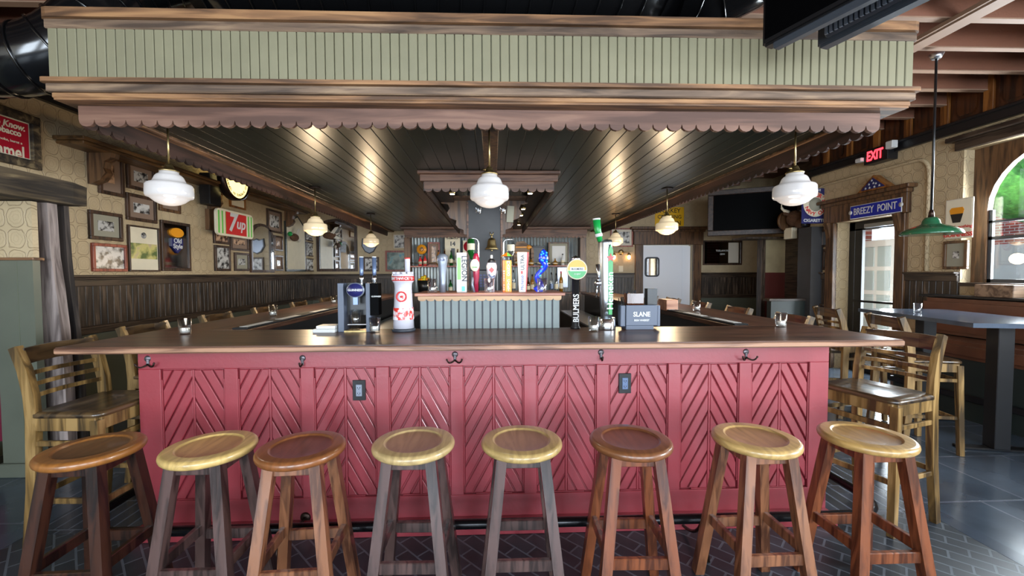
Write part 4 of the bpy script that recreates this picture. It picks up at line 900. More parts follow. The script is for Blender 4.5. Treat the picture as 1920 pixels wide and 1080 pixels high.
# blue
t = tapthing('beer_tap_handle', 'bright blue twisted tap handle with turquoise spots', 1014)
mb = MB(); pth = [(-.03+.02*math.sin(k*.9)+k*.0045, .004*math.cos(k), k*.02) for k in range(12)]; mb.tube(pth, [.034, .03, .026, .022, .02, .018, .017, .017, .018, .022, .026, .02], 12); mb.lathe([(.028, .2), (.034, .225), (.03, .255), (.016, .28), (0, .294)], (.018, 0, 0), 14); mb.build('handle', 'blueresin', t)
mb = MB()
for k in range(12): mb.ball((.018+.022*math.cos(k*1.9)*.9, -.022-.006*math.sin(k), .205+.006*k), .0075, 8)
for k in range(5): mb.ball((-.02+.006*k, -.024, .05+.03*k), .008, 8)
mb.build('spots', 'cyan', t)
# candle glasses
def tumbler(loc, label, r=.035, h=.095, candle=True, group=None):
    t = thing('candle_glass' if candle else 'tumbler_glass', label, 'candle holder' if candle else 'glass', loc, 0, group)
    MB().lathe([(0, 0), (r*.82, 0), (r*.86, .004), (r, h), (r-.0025, h), (r*.8, .014), (0, .012)], seg=24, cap=False).build('glass', 'glass', t)
    if candle: MB().lathe([(0, .0135), (r*.7, .0135), (r*.72, .038), (0, .038)], seg=16, cap=False).build('candle', 'wax', t)
    return t
for px, py, lb in ((347, 627, 'clear candle glass on the front left counter corner'), (703, 624, 'clear candle glass before the black stout tower'), (1113, 622, 'clear candle glass left of the tall chrome tap column'),
                   (512, 593, 'clear candle glass on the left counter, nearer one'), (626, 569, 'clear candle glass on the left counter, further back'), (1306, 583, 'clear candle glass on the right counter beside the wooden box'), (1464, 613, 'clear candle glass near the right front corner of the counter')):
    q = P(px, py, Z=zt); tumbler((q.x, q.y, zt), lb)
for px, lb in ((811, 'empty glass at the left end of the tap box'), (917, 'empty glass in the middle of the tap box before the white handle'), (1016, 'empty glass at the right end of the tap box before the blue handle')):
    q = P(px, 546, Y=QY+.03); tumbler((q.x, QY+.03, QZ), lb, .034, .094, False)
# double stout tower
TZ = zt
a = P(636, 612, Y=2.62); b = P(713, 612, Y=2.62); c0 = P(690, 612, Y=2.62)
t = thing('stout_tap_tower', 'grey and black stout tap tower with oval badge and two blue handles', 'beer tap', ((a.x+b.x)/2, 2.62, TZ))
H_ = P(640, 531, Y=2.62).z-TZ; X0 = a.x; w1 = P(647, 612, Y=2.62).x; w2 = P(688, 600, Y=2.62).x; w3 = P(697, 600, Y=2.62).x; w4 = b.x
bx('side_panel', 'grey', t, X0, w1, 2.60, 2.70, TZ, TZ+H_, bev=.002, world=True); bx('side_panel', 'grey', t, w2, w3, 2.60, 2.70, TZ, TZ+H_, bev=.002, world=True)
bx('back_panel', 'black', t, w1, w2, 2.665, 2.695, TZ+.10, TZ+H_, world=True); bx('black_door', 'screen', t, w3, w4, 2.585, 2.66, P(700, 591, Y=2.6).z, TZ+H_, bev=.002, world=True)
bx('drip_tray', 'brass', t, w1, w2, 2.60, 2.69, TZ, TZ+.008, world=True); bx('white_bar', 'white', t, P(652, 600, Y=2.6).x, P(687, 600, Y=2.6).x, 2.595, 2.60, TZ+.045, TZ+.049, world=True)
q = P(667, 544, Y=2.60); mb = MB(); mb.T = Matrix.Translation((q.x, 2.6, q.z)) @ Matrix.Diagonal((1.2, 1, 1, 1)); mb.lathe([(0, -.012), (.045, -.012), (.047, -.006), (.047, .0)], (0, 0, 0), 28, 'y'); bd = mb.build('oval_badge_rim', 'lightgrey', t, True)
mb = MB(); mb.T = Matrix.Translation((q.x, 2.6, q.z)) @ Matrix.Diagonal((1.2, 1, 1, 1)); mb.lathe([(0, -.0135), (.041, -.0135), (.041, -.011)], (0, 0, 0), 28, 'y'); mb.build('oval_badge', 'navy', t, True)
LM = lambda v: v-t.location
qq = LM(Vector((q.x, 2.585, q.z))); text('GUINNESS', .019, 'white', t, qq, bold=.02)
q2 = P(705, 556, Y=2.58); text('GUINNESS', .0125, 'white', t, LM(Vector((q2.x, 2.583, q2.z))), bold=.02)
bx('badge_stem', 'bluehandle', t, q.x-.014, q.x+.014, 2.59, 2.61, q.z-.09, q.z-.04, world=True)
for px in (678, 702):
    xx = P(px, 520, Y=2.63).x; h0 = P(px, 530, Y=2.63).z; h1 = P(px, 481, Y=2.63).z
    mb = MB(); mb.lathe([(.009, h0-.04), (.013, h0-.01), (.011, h0+.01), (.015, h0+.02), (.012, h0+.045)], (xx, 2.63, 0), 14); fc = mb.build('tap_neck', 'chrome', t, True)
    mb = MB(); mb.lathe([(.010, h0+.045), (.0125, h0+.06), (.0135, h1-.006)], (xx, 2.63, 0), 14); mb.build('tap_handle', 'bluehandle', t, True)
    mb = MB(); mb.lathe([(.0135, h1-.006), (.0135, h1), (0, h1+.001)], (xx, 2.63, 0), 14); mb.build('handle_cap', 'white', t, True)
q = P(667, 606, Y=2.63); o = MB().lathe([(0, 0), (.026, 0), (.036, .125), (.034, .125), (.0245, .01), (0, .01)], (q.x, 2.63, TZ+.0085), 20, cap=False).build('pint_glass', 'glass'); tag(o, 'clear pint glass standing inside the stout tap tower', 'glass')
# white and red ceramic tower
q = P(757, 614, Y=2.63)
t = thing('ceramic_tap_tower', 'white ceramic lighthouse shaped tap tower with red print', 'beer tap', (q.x, 2.63, TZ))
K = 1/ (775/2.63)
MB().lathe([(.072, 0), (.074, .012), (.066, .02)], seg=32).build('base', 'darkgrey', t)
MB().lathe([(.066, .02), (.062, .10), (.057, .2), (.054, .27), (.056, .3), (.064, .312), (.068, .318)], seg=32).build('column', 'tower', t)
MB().lathe([(.069, .318), (.069, .346)], seg=32).build('band', 'redpaint', t); 
mb = MB(); mb.lathe([(.066, .346), (.068, .352), (.062, .362), (.0, .366)], seg=32)
for k in range(10): a_ = k*2*PI/10; mb.box(.056*math.cos(a_)-.01, .056*math.cos(a_)+.01, .056*math.sin(a_)-.01, .056*math.sin(a_)+.01, .36, .374, .002)
mb.build('battlement', 'tower', t)
MB().lathe([(.016, .36), (.017, .455), (.017, .46)], (.028, 0, 0), 16).build('handle', 'tower', t); MB().lathe([(.018, .455), (.018, .463)], (.028, 0, 0), 16).build('handle_band', 'redpaint', t)
def curved(s, size, m, parent, r_, z, a0=-PI/2, bold=.02, spread=1.0):
    bm = bmesh.new(); n = len(s); st = size*.62*spread/r_
    for i, ch in enumerate(s):
        if ch == ' ': continue
        a_ = a0+(i-(n-1)/2)*st; o = text(ch, size, m, parent, (0, 0, 0), rot=(R(90), 0, 0), bold=bold)
        o.data.transform(Matrix.Rotation(a_+PI/2, 4, 'Z') @ Matrix.Translation((0, -r_, z))); bm.from_mesh(o.data); bpy.data.objects.remove(o)
    me = bpy.data.meshes.new('lettering'); bm.to_mesh(me); bm.free(); me.materials.append(M[m]); o = bpy.data.objects.new('lettering', me); COL.objects.link(o); o.parent = parent; return o
curved("SMITHWICK'S", .024, 'white', t, .0705, .332)
mb = MB(); mb.lathe([(.024, -.003), (.034, -.003), (.034, .001), (.024, .001), (.024, -.003)], (-.0, -.0545, .22), 24, 'y', cap=False); mb.lathe([(.0, -.003), (.008, -.003), (.008, .001)], (0, -.0545, .22), 12, 'y'); mb.box(.006, .012, -.058, -.053, .205, .228); mb.build('red_roundel', 'redpaint', t)
M['redtrees'] = photomat('red_harbour_print', S(212, 52, 44), S(232, 228, 232), 32)
MB().lathe([(.0655, .075), (.0635, .12), (.0618, .15)], seg=32, cap=False).build('red_print_band', 'redtrees', t)
# cider tap
q = P(1079, 610, Y=2.68)
t = thing('cider_tap_column', 'black cider tap column with round orange and green badge', 'beer tap', (q.x, 2.68, TZ))
h = P(1079, 505, Y=2.66).z-TZ
MB().lathe([(.032, 0), (.030, .01), (.024, .02), (.024, h-.05)], seg=20).build('column', 'black', t)
MB().lathe([(.024, h-.05), (.028, h-.04), (.028, h+.065), (.03, h+.075), (.012, h+.085), (0, h+.09)], seg=20).build('chrome_head', 'chrome', t)
mb = MB(); mb.lathe([(0, -.05), (.062, -.05), (.066, -.046), (.066, -.034), (0, -.034)], (0, 0, h), 36, 'y'); mb.build('badge', 'offwhite', t)
mb = MB(); mb.prism([(.06*math.cos(R(a_)), h+.06*math.sin(R(a_))) for a_ in range(-5, 186, 10)], -.0515, -.0495); mb.build('orange_half', 'gold', t)
mb = MB(); mb.prism([(.06*math.cos(R(a_)), h+.06*math.sin(R(a_))) for a_ in range(188, 353, 10)], -.0515, -.0495); mb.build('green_half', 'green', t)
bx('name_bar', 'white', t, -.046, .046, -.0535, -.051, h-.012, h+.014, bev=.001)
text('BULMERS', .0185, 'black', t, (0, -.054, h+.001), bold=.02); text('Original', .013, 'white', t, (0, -.0525, h-.03)); text('BULMERS', .052, 'white', t, (0, -.0255, .135), rot=(R(90), R(-90), 0), bold=.015, sx=.86)
# tall chrome column
q = P(1137, 611, Y=2.62)
t = thing('chrome_tap_column', 'tall leaning chrome beer column with green handle and red star', 'beer tap', (q.x, 2.62, TZ))
MB().lathe([(.056, 0), (.058, .006), (.058, .07), (.05, .076)], seg=28).build('base_ring', 'chrome', t)
h = P(1137, 450, Y=2.62).z-TZ
mb = MB(); mb.tube([(-.0, 0, .07), (-.004, 0, .2), (-.008, 0, .4), (-.010, 0, h-.02), (-.010, 0, h)], [.036, .04, .043, .045, .04], 28); mb.build('column', 'brushed', t)
mb = MB(); mb.T = Matrix.Translation((0, 0, 0)); mb.prism([(.0, .10), (.022, .10), (.026, h-.07), (.012, h-.03), (-.004, h-.07)], -.052, -.038); mb.build('green_badge', 'green', t)
text('Heineken', .056, 'white', t, (.009, -.0535, .25), rot=(R(90), R(-90), 0), bold=.015, sx=1.1)
mb = MB(); zc = h-.115; pts = []
for k in range(10): a_ = R(90+36*k); r_ = .028 if k % 2 == 0 else .012; pts.append((.01+r_*math.cos(a_), zc+r_*math.sin(a_)))
mb.prism(pts, -.056, -.052); mb.build('red_star', 'redpaint', t)
mb = MB(); mb.tube([(-.045, -.01, h-.01), (-.062, -.012, h+.06), (-.07, -.012, h+.13)], [.016, .022, .024], 16); hd = mb.build('handle', 'green', t)
mb = MB(); mb.tube([(-.053, -.012, h+.02), (-.0575, -.012, h+.04)], .0235, 16); mb.tube([(-.0695, -.012, h+.125), (-.070, -.012, h+.135)], .0245, 16); mb.build('white_band', 'white', t)
mb = MB(); mb.ball((-.06, 0, h*.52), .022, 12); mb.tube([(-.055, 0, h*.52), (-.052, 0, h*.62), (-.06, 0, h*.73)], [.008, .010, .012], 10); mb.tube([(-.06, 0, h*.5), (-.066, 0, h*.36)], .006, 8); mb.build('side_tap', 'chrome', t)
# caddy
a, b = P(1172, 607, Y=2.62), P(1232, 607, Y=2.62); z1 = P(1200, 572, Y=2.60).z
t = thing('bar_caddy', 'slate grey bar caddy with white lettering, napkins and straws', 'caddy', ((a.x+b.x)/2, 2.62, TZ))
hh = z1-TZ
bx('front_panel', 'grey', t, a.x-.002, b.x-.008, 2.595, 2.605, TZ+.025, z1, bev=.003, world=True); bx('base', 'grey', t, a.x, b.x-.03, 2.60, 2.70, TZ, TZ+.026, bev=.002, world=True)
bx('tray', 'darkgrey', t, a.x, b.x-.01, 2.606, 2.74, TZ+.026, z1-.02, world=True); bx('side_cup', 'grey', t, a.x-.035, a.x-.004, 2.60, 2.66, TZ+.02, z1-.002, bev=.003, world=True); bx('side_cup', 'grey', t, b.x-.007, b.x+.012, 2.60, 2.66, TZ+.02, z1-.002, bev=.003, world=True)
cxx = (a.x+b.x)/2-.006-t.location.x; text('SLANE', .042, 'white', t, (cxx, -.0265, hh*.62), bold=.03, sx=.9); text('IRISH WHISKEY', .017, 'white', t, (cxx, -.0265, hh*.38), bold=.03, sx=.85)
mb = MB()
for k in range(9): xx = a.x-.03+random.random()*.02; mb.tube([(xx, 2.63, TZ+.04), (xx+random.uniform(-.015, .01), 2.63, TZ+.19+random.random()*.02)], .003, 5)
mb.build('black_straws', 'black', t, True)
mb = MB()
for k in range(10): xx = a.x+.04+random.random()*.04; mb.tube([(xx, 2.70, TZ+.06), (xx+random.uniform(-.03, .03), 2.70, TZ+.23+random.random()*.02)], .003, 5)
mb.build('tall_straws', 'darkgrey', t, True)
bx('menu_holder', 'black', t, P(1212, 560, Y=2.7).x, P(1230, 560, Y=2.7).x, 2.68, 2.735, TZ+.02, P(1220, 541, Y=2.7).z, world=True); bx('napkin_box', 'brownglass', t, a.x+.03, b.x-.07, 2.67, 2.74, TZ+.03, P(1190, 550, Y=2.7).z, world=True)
a, b = P(1231, 583, Y=3.2), P(1251, 583, Y=3.2)
q = P(1240, 583, Z=zt); o = MB().box(1.648, 1.76, q.y, q.y+.2, zt, zt+.105, .004).build('cedar_box', 'tanwood'); tag(o, 'reddish cedar box on the right counter behind the grey caddy', 'box')
# napkin stack
q = P(617, 615, Y=2.64); t = thing('napkin_stack', 'two stacked bundles of white napkins beside the stout tower', 'napkins', (q.x, 2.62, TZ))
bx('lower_bundle', 'white', t, -.075, .06, -.05, .07, 0, .022, bev=.003); bx('upper_bundle', 'white', t, -.055, .06, -.045, .06, .0225, .042, bev=.003)
# small bottles behind the counter
def bottle(loc, label, glass='brownglass', h=.30, r=.037, cap='black', lab='label', group=None, rot=False, shape='wine'):
    t = thing('liquor_bottle', label, 'bottle', loc, 0, group)
    if rot: t.rotation_euler = (PI, 0, 0)
    k = h/.30
    if shape == 'round': prof = [(0, 0), (r*.9, 0), (r*1.5, .05*k), (r*1.5, .1*k), (r*.5, .15*k), (r*.35, .17*k), (r*.35, .22*k)]
    else: prof = [(0, 0), (r, 0), (r, .17*k), (r*.8, .2*k), (r*.38, .225*k), (r*.34, .29*k), (0, .29*k)]
    MB().lathe(prof, seg=14).build('glass_body', glass, t)
    top = prof[-2][1] if shape != 'round' else prof[-1][1]
    MB().lathe([(r*.4, top-.02*k), (r*.4, top+.012*k), (0, top+.012*k)], seg=10).build('stopper', cap, t)
    rr = r*1.02 if shape != 'round' else r*1.52
    MB().lathe([(rr, .05*k), (rr, (.13 if shape != 'round' else .1)*k)], seg=14, cap=False).build('paper_label', lab, t)
    return t
#@@SECTION backbar
# ---------------------------------------------------------------- central column
CYY = 4.9; a, b = P(877, 430, Y=CYY), P(940, 430, Y=CYY)
t = thing('centre_column', 'dark grey square column in the middle of the bar island', 'column', ((a.x+b.x)/2, CYY+.2, 0))
bx('shaft', 'concrete', t, a.x, b.x, CYY, CYY+.4, 0, 2.405, world=True)
mb = MB(); mb.box(a.x-.012, a.x+.01, CYY-.012, CYY+.05, 0, 2.3, .003); mb.box(b.x-.01, b.x+.012, CYY-.012, CYY+.05, 0, 2.3, .003); mb.build('corner_strip', 'scallopd', t, True)
zt2 = P(920, 376, Y=CYY).z
for s, xx in ((-1, a.x-.012), (1, b.x+.012)):
    pr = [(0, 0), (.30, 0), (.30, -.03), (.22, -.04), (.20, -.09), (.23, -.14), (.20, -.20), (.12, -.23), (.13, -.28), (.10, -.32), (.04, -.34), (.035, -.39), (0, -.40)]
    mb = MB(); mb.prism([(xx+s*u, zt2+v) for u, v in pr], CYY+.02, CYY+.08); mb.build('corbel', 'brownwood', t, True)
bx('top_plate', 'brownwood', t, a.x-.33, b.x+.33, CYY-.2, CYY+.1, zt2, zt2+.02, world=True)
# bell
q = P(922, 468, Y=CYY-.09)
t = thing('brass_bell', 'brass ship bell hanging on the dark column', 'bell', (q.x, q.y, q.z))
MB().lathe([(.075, 0), (.078, .006), (.06, .03), (.05, .06), (.046, .10), (.036, .125), (.012, .135), (0, .136)], seg=28).build('bell_body', 'brass', t)
mb = MB(); mb.tube([(0, 0, .13), (0, .0, .16), (0, .03, .175), (0, .085, .17)], .008, 8); mb.tube([(-.02, 0, .20), (-.012, 0, .17), (.012, 0, .17), (.02, 0, .20)], .006, 6); mb.build('bracket', 'brass', t)
mb = MB(); mb.ball((0, 0, -.01), .012, 10); mb.tube([(0, 0, 0), (0, 0, .05)], .003, 6); mb.build('clapper', 'brass', t)
# hanging wine glasses and a banknote
for px, py, lb in ((897, 388, 'wine glass hanging upside down left of the column top'), (943, 388, 'wine glass hanging upside down right of the column top')):
    q = P(px, py, Y=4.78); t = thing('wine_glass', lb, 'glass', (q.x, 4.78, zt2-.1705), 0, 'wine glasses hanging from the rack')
    MB().lathe([(.030, .0), (.042, .05), (.036, .085), (.006, .105), (.004, .16), (.03, .166), (.0, .17)], seg=18, cap=False).build('bowl_and_stem', 'glass', t)
q = P(955, 401, Y=4.89); o = MB().box(q.x-.035, q.x+.045, 4.872, 4.876, q.z-.1, q.z+.09).build('banknote', 'matgrey'); tag(o, 'pale green banknote pinned beside the column top', 'banknote')
o.rotation_euler = (0, R(4), 0)
# optic stands
for s, xp, yp, lb, gl in ((1, 897, 447, 'chrome bent tube with an upturned green bottle, left of the column', 'greenglass'), (-1, 923, 450, 'chrome bent tube with an upturned pale bottle, right of the column', 'glass')):
    xx = a.x+.06 if s > 0 else b.x-.08; yy = 4.0
    q = P(897 if s > 0 else 944, 447 if s > 0 else 449, Y=yy)
    t = thing('bottle_dispenser', lb, 'dispenser', (q.x, yy, .8))
    zz = q.z-.8; mb = MB(); mb.tube([(0, 0, .0), (0, 0, zz-.04)]+bez((0, 0, zz-.04), (0, 0, zz), (-s*.05, 0, zz), 5)[1:]+[(-s*.09, 0, zz)], .008, 8); mb.build('bent_tube', 'chrome', t)
    mb = MB(); mb.lathe([(0, zz-.0), (.034, zz-.01), (.036, zz-.13), (.014, zz-.18), (.012, zz-.2)], (-s*.07, 0, 0), 14); mb.build('upturned_bottle', gl, t)
    mb = MB(); mb.lathe([(.0365, zz-.05), (.0368, zz-.11)], (-s*.07, 0, 0), 14, cap=False); mb.build('paper_label', 'label', t)
    bx('foot', 'black', t, -.06, .06, -.06, .06, 0, .02)
t = thing('island_counter', 'dark service island counter around the centre column', 'counter', (0, 4.6, 0))
bx('body', 'black', t, -.55, .5, 3.85, 4.88, 0, .76, world=True); bx('top', 'counter', t, -.58, .53, 3.82, 4.885, .76, .80, bev=.004, world=True)
o = MB().box(-.15, .04, 4.3, 4.5, .80, 1.36, .01).build('till', 'black'); 
bpy.data.objects.remove(o)
q = P(912, 545, Y=4.3); t = thing('cash_register', 'black cash register screen with blue keys before the column', 'cash register', (q.x, 4.4, .8))
bx('body', 'black', t, -.17, .12, -.08, .08, 0, .70, bev=.01); mb = MB()
for r_ in range(5):
    for c_ in range(4): mb.box(-.07+c_*.036, -.045+c_*.036, -.086, -.079, .52+r_*.028, .54+r_*.028)
mb.build('keys', 'navy', t)
# ---------------------------------------------------------------- back bar
BY = 8.75; K0, K1 = P(768, 500, Y=BY).x, P(1090, 500, Y=BY).x
t = thing('back_bar', 'wooden back bar with corrugated metal panels, shelf and scalloped canopy', 'shelving', ((K0+K1)/2, BY, 0))
mb = MB(); x = K0; pv = None; ztb = 2.38
while x < K1+.001:
    ph = (x-K0)/.0165; yy = BY+.012*math.sin(ph*PI/2)
    c_ = (mb.v((x, yy, .9)), mb.v((x, yy, ztb)), mb.v((x, yy+.004, ztb)), mb.v((x, yy+.004, .9)))
    if pv:
        for i in range(4): mb.f([pv[i], pv[(i+1) % 4], c_[(i+1) % 4], c_[i]])
    pv = c_; x += .0165
mb.build('corrugated_panel', 'corr', t, True)
for xx in (K0-.04, P(868, 480, Y=8.6).x, P(1028, 480, Y=8.6).x, K1-.04):
    if xx in (K0-.04, K1-.04): bx('side_post', 'brownwood', t, xx-.03, xx+.10, 8.55, 8.8, 0, 2.2, bev=.005, world=True)
zs = P(930, 498, Y=8.45).z
bx('shelf', 'redframe', t, K0+.05, K1-.05, 8.42, 8.73, zs-.025, zs, bev=.003, world=True)
for xx in (P(806, 480, Y=8.7).x,): pass
mb = MB(); mb.tube([(K0+.07, 8.43, zs+.055), (K1-.07, 8.43, zs+.055)], .006, 6); mb.build('brass_rail', 'brass', t, True)
zc2 = P(930, 548, Y=8.2).z
bx('base_cabinet', 'darkwood', t, K0, K1, 8.3, 8.80, 0, 1.04, world=True); bx('worktop', 'counter', t, K0-.02, K1+.02, 8.26, 8.73, 1.04, 1.075, bev=.004, world=True)
q0, q1 = P(750, 427, Y=8.33), P(1108, 427, Y=8.33)
mb = MB(); mb.box(q0.x, q1.x, 8.33, 8.8, 2.35, 2.40, .006); mb.box(q0.x+.06, q1.x-.06, 8.38, 8.8, 2.26, 2.35, .006); mb.build('cornice', 'scallopd', t, True)
mb = MB(); mb.scallop(q0.x+.08, q1.x-.08, 2.28, 2.175, 8.36, 8.385, .08); mb.build('scalloped_valance', 'scallopd', t, True)
# things on the back bar shelf
def shelf_sign(name, label, px0, px1, py0, py1, m, cat='sign', yy=8.66, base=None):
    a = P(px0, py0, Y=yy); b = P(px1, py1, Y=yy); z0 = base if base is not None else b.z
    t = thing(name, label, cat, ((a.x+b.x)/2, yy, z0)); return t, (b.x-a.x)/2, a.z-z0
t, hw, hh = shelf_sign('round_sign', 'round yellow beer sign with a small harp mark on a black stand', 782, 800, 459, 498, 'gold', base=zs)
mb = MB(); mb.lathe([(0, -.03), (hw, -.03), (hw*1.05, -.02), (hw*1.05, 0), (0, 0)], (0, 0, hh-hw), 26, 'y'); mb.build('disc', 'gold', t); mb = MB(); mb.lathe([(hw*.3, -.034), (hw*.42, -.034), (hw*.42, -.029)], (0, 0, hh-hw), 16, 'y', cap=False); mb.prism([(-.02, hh-hw-.02), (.03, hh-hw+.04), (.0, hh-hw+.05)], -.035, -.03); mb.build('harp_mark', 'black', t)
bx('stand', 'black', t, -.03, .03, -.02, .02, 0, hh-hw*1.9)
def pic_on(name, label, px0, px1, py0, py1, fr, inner, yy=8.66, base=None, fw_=.03, matb=None):
    t, hw, hh = shelf_sign(name, label, px0, px1, py0, py1, None, 'picture', yy, base)
    mb = MB(); mb.box(-hw, hw, -.02, .02, 0, fw_, .004); mb.box(-hw, hw, -.02, .02, hh-fw_, hh, .004); mb.box(-hw, -hw+fw_, -.02, .02, fw_, hh-fw_, .003); mb.box(hw-fw_, hw, -.02, .02, fw_, hh-fw_, .003); mb.build('frame', fr, t)
    if matb: bx('mat_board', matb, t, -hw+fw_, hw-fw_, -.006, .014, fw_, hh-fw_); g = fw_+.05; bx('picture', inner, t, -hw+g, hw-g, -.009, -.006, g, hh-g)
    else: bx('picture', inner, t, -hw+fw_, hw-fw_, -.008, .014, fw_, hh-fw_)
    return t
pic_on('framed_painting', 'small painting in a red wooden frame beside the round yellow sign', 802, 825, 454, 498, 'redframe', 'sepia', base=zs, matb='matboard')
t, hw, hh = shelf_sign('tin_sign', 'white tin sign with dark figures at the back of the upper shelf', 834, 863, 443, 498, None, base=zs)
bx('plate', 'offwhite', t, -hw, hw, -.01, .0, 0, hh); text('SHAMROCK', .045, 'black', t, (0, -.012, hh-.05), bold=.01); text('14', .12, 'black', t, (0, -.012, hh-.16), bold=.04); bx('bottle_figure', 'black', t, -.03, .05, -.013, -.01, .12, hh-.25)
t, hw, hh = shelf_sign('red_disc_sign', 'white sign with a big red circle behind the taps', 868, 891, 451, 498, None, base=zs)
bx('plate', 'offwhite', t, -hw, hw, -.01, 0, 0, hh); mb = MB(); mb.lathe([(0, -.016), (hw*.9, -.016), (hw*.9, -.009)], (0, 0, hh-hw), 26, 'y'); mb.build('red_circle', 'cola', t); text('C', .2, 'white', t, (.03, -.018, hh-hw), bold=.01)
t, hw, hh = shelf_sign('carved_sign', 'carved gold and brown wooden sign right of the column', 963, 1001, 452, 498, None, base=zs)
mb = MB(); mb.prism([(-hw, .0), (hw, .0), (hw, hh*.55), (hw*.9, hh*.8), (hw*.4, hh*.86), (0, hh), (-hw*.7, hh*.97), (-hw, hh*.7)], -.02, .01); mb.build('board', 'crate', t); 
mb = MB(); mb.box(-hw*.8, hw*.8, -.024, -.02, hh*.72, hh*.78, .004); mb.box(-hw*.8, hw*.5, -.024, -.02, hh*.5, hh*.56, .004); mb.ball((hw*.5, -.02, hh*.75), .05, 10, (1, .3, 1)); mb.build('gilt_relief', 'gold', t)
pic_on('black_plaque', 'small black plaque with pale writing on the right of the upper shelf', 993, 1021, 461, 498, 'black', 'black', base=zs)
t = pic_on('framed_certificate', 'white certificate in a brown frame at the right end of the upper shelf', 1028, 1067, 454, 498, 'brownwood', 'white', base=zs, matb='matgrey')
# bottles on the shelf
for i, (px, gl, h, shp, lb) in enumerate(((788, 'redpaint', .2, 'wine', 'squat bottle with a cream label under the round yellow sign'), (797, 'redpaint', .22, 'wine', 'red bottle beside the round yellow sign stand'), (822, 'amber', .32, 'wine', 'pale gold bottle on the upper shelf before the small painting'), (834, 'brownglass', .34, 'wine', 'slim brown bottle left of the white tin sign'),
        (846, 'greenglass', .31, 'wine', 'green wine bottle before the white tin sign'), (858, 'brownglass', .34, 'wine', 'dark brown bottle at the right edge of the white tin sign'), (872, 'brownglass', .26, 'wine', 'dark bottle before the red circle sign'), (970, 'amber', .24, 'round', 'round amber bottle before the carved sign'),
        (996, 'amber', .2, 'round', 'gold topped round bottle before the black plaque'), (1012, 'glass', .2, 'round', 'clear round bottle right of the black plaque'), (1027, 'greenglass', .19, 'round', 'green round bottle at the edge of the certificate frame'), (1041, 'amber', .19, 'round', 'cream labelled round bottle before the certificate'), (1055, 'white', .24, 'wine', 'white bottle at the right end of the upper shelf'))):
    q = P(px, 498, Y=8.5); bottle((q.x, 8.5, zs), lb, gl, h, .037, 'brass' if i % 2 else 'black', 'label', 'bottles on the upper back bar shelf', shape=shp)
for i, (px, gl, h, lb) in enumerate(((815, 'glass', .27, 'clear bottle beside the fruit bucket'), (829, 'brownglass', .25, 'brown bottle behind the silver tap handle'), (845, 'greenglass', .26, 'dark green bottle left of the white board handle'), (882, 'brownglass', .33, 'dark bottle with a gold label behind the maroon tap handle'), (963, 'glass', .45, 'tall clear bottle right of the orange tap handle'), (990, 'brownglass', .3, 'brown bottle beside the slim white handle'),
        (998, 'amber', .36, 'slim amber bottle left of the blue tap handle'), (1034, 'glass', .4, 'clear bottle with a blue label right of the blue tap handle'), (1043, 'glass', .38, 'clear slim bottle with a white label'), (1052, 'amber', .42, 'amber whiskey bottle with a red neck at the end of the worktop'))):
    q = P(px, 548, Y=8.4); bottle((q.x, 8.4, 1.075), lb, gl, h, .04, 'redpaint' if px == 1052 else 'black', 'bluehandle' if px == 1034 else 'label', 'bottles on the back bar worktop')
t = thing('paper_notice', 'pale blue grey paper notices pinned at the right of the back bar', 'notice', (P(1056, 540, Y=8.7).x, 8.72, 1.16)); bx('sheet', 'lightgrey', t, -.12, .1, -.01, .0, 0, .42)
q = P(795, 548, Y=8.4); t = thing('fruit_bucket', 'black bucket standing on the back bar worktop', 'bucket', (q.x, 8.42, 1.075))
MB().lathe([(0, 0), (.11, 0), (.135, .25), (.128, .25), (.1, .02), (0, .02)], seg=24, cap=False).build('bucket', 'black', t)
for k in range(13):
    a_ = k*2.4; r_ = .085 if k < 9 else .035; z_ = 1.075+(.245 if k < 9 else .30)+(k % 3)*.012
    o = MB().ball((q.x+r_*math.cos(a_), 8.42+r_*math.sin(a_), z_), .036, 10).build('orange' if k % 2 else 'lemon', 'fruit1' if k % 2 else 'fruit2')
    tag(o, 'orange heaped in the black bucket' if k % 2 else 'yellow lemon heaped in the black bucket', 'fruit', 'oranges in the bucket' if k % 2 else 'lemons in the bucket')
#@@SECTION walls
# ---------------------------------------------------------------- pictures and signs on the walls
RZ = {'L': R(90), 'B': 0, 'R': R(-90)}
def wallspot(pl, px0, px1, top, bot, wy=None):
    """returns centre point, half width, bottom z, height for a rectangle seen on a wall"""
    off = wy or 0
    if pl == 'L': kw = {'X': XL+off}
    elif pl == 'R': kw = {'X': XR-off}
    else: kw = {'Y': YB-off}
    a, b = P(px0, 500, **kw), P(px1, 500, **kw); zt_, zb_ = P(*top, **kw).z, P(*bot, **kw).z
    c = (a+b)/2; hw = (b-a).length/2 if pl == 'B' else abs(b.y-a.y)/2
    return Vector((c.x, c.y, zb_)), hw, zt_-zb_
def wallpic(pl, px0, px1, top, bot, label, fr='picframe', inner='bw1', matb='matboard', fw_=.035, mw=.06, name='framed_picture', cat='picture', th=.03, glass=False):
    c, hw, h = wallspot(pl, px0, px1, top, bot); t = thing(name, label, cat, c, RZ[pl])
    mb = MB(); mb.box(-hw, hw, -th, 0, 0, fw_, .004); mb.box(-hw, hw, -th, 0, h-fw_, h, .004); mb.box(-hw, -hw+fw_, -th, 0, fw_, h-fw_, .003); mb.box(hw-fw_, hw, -th, 0, fw_, h-fw_, .003); mb.build('frame', fr, t)
    g = fw_
    if matb: bx('mat_board', matb, t, -hw+fw_, hw-fw_, -.012, 0, fw_, h-fw_); g = fw_+mw
    mw2 = min(g, hw*.75); bx('print', inner, t, -hw+mw2, hw-mw2, -.015, -.011 if matb else 0, min(g, h*.4), h-min(g, h*.4))
    return t, hw, h
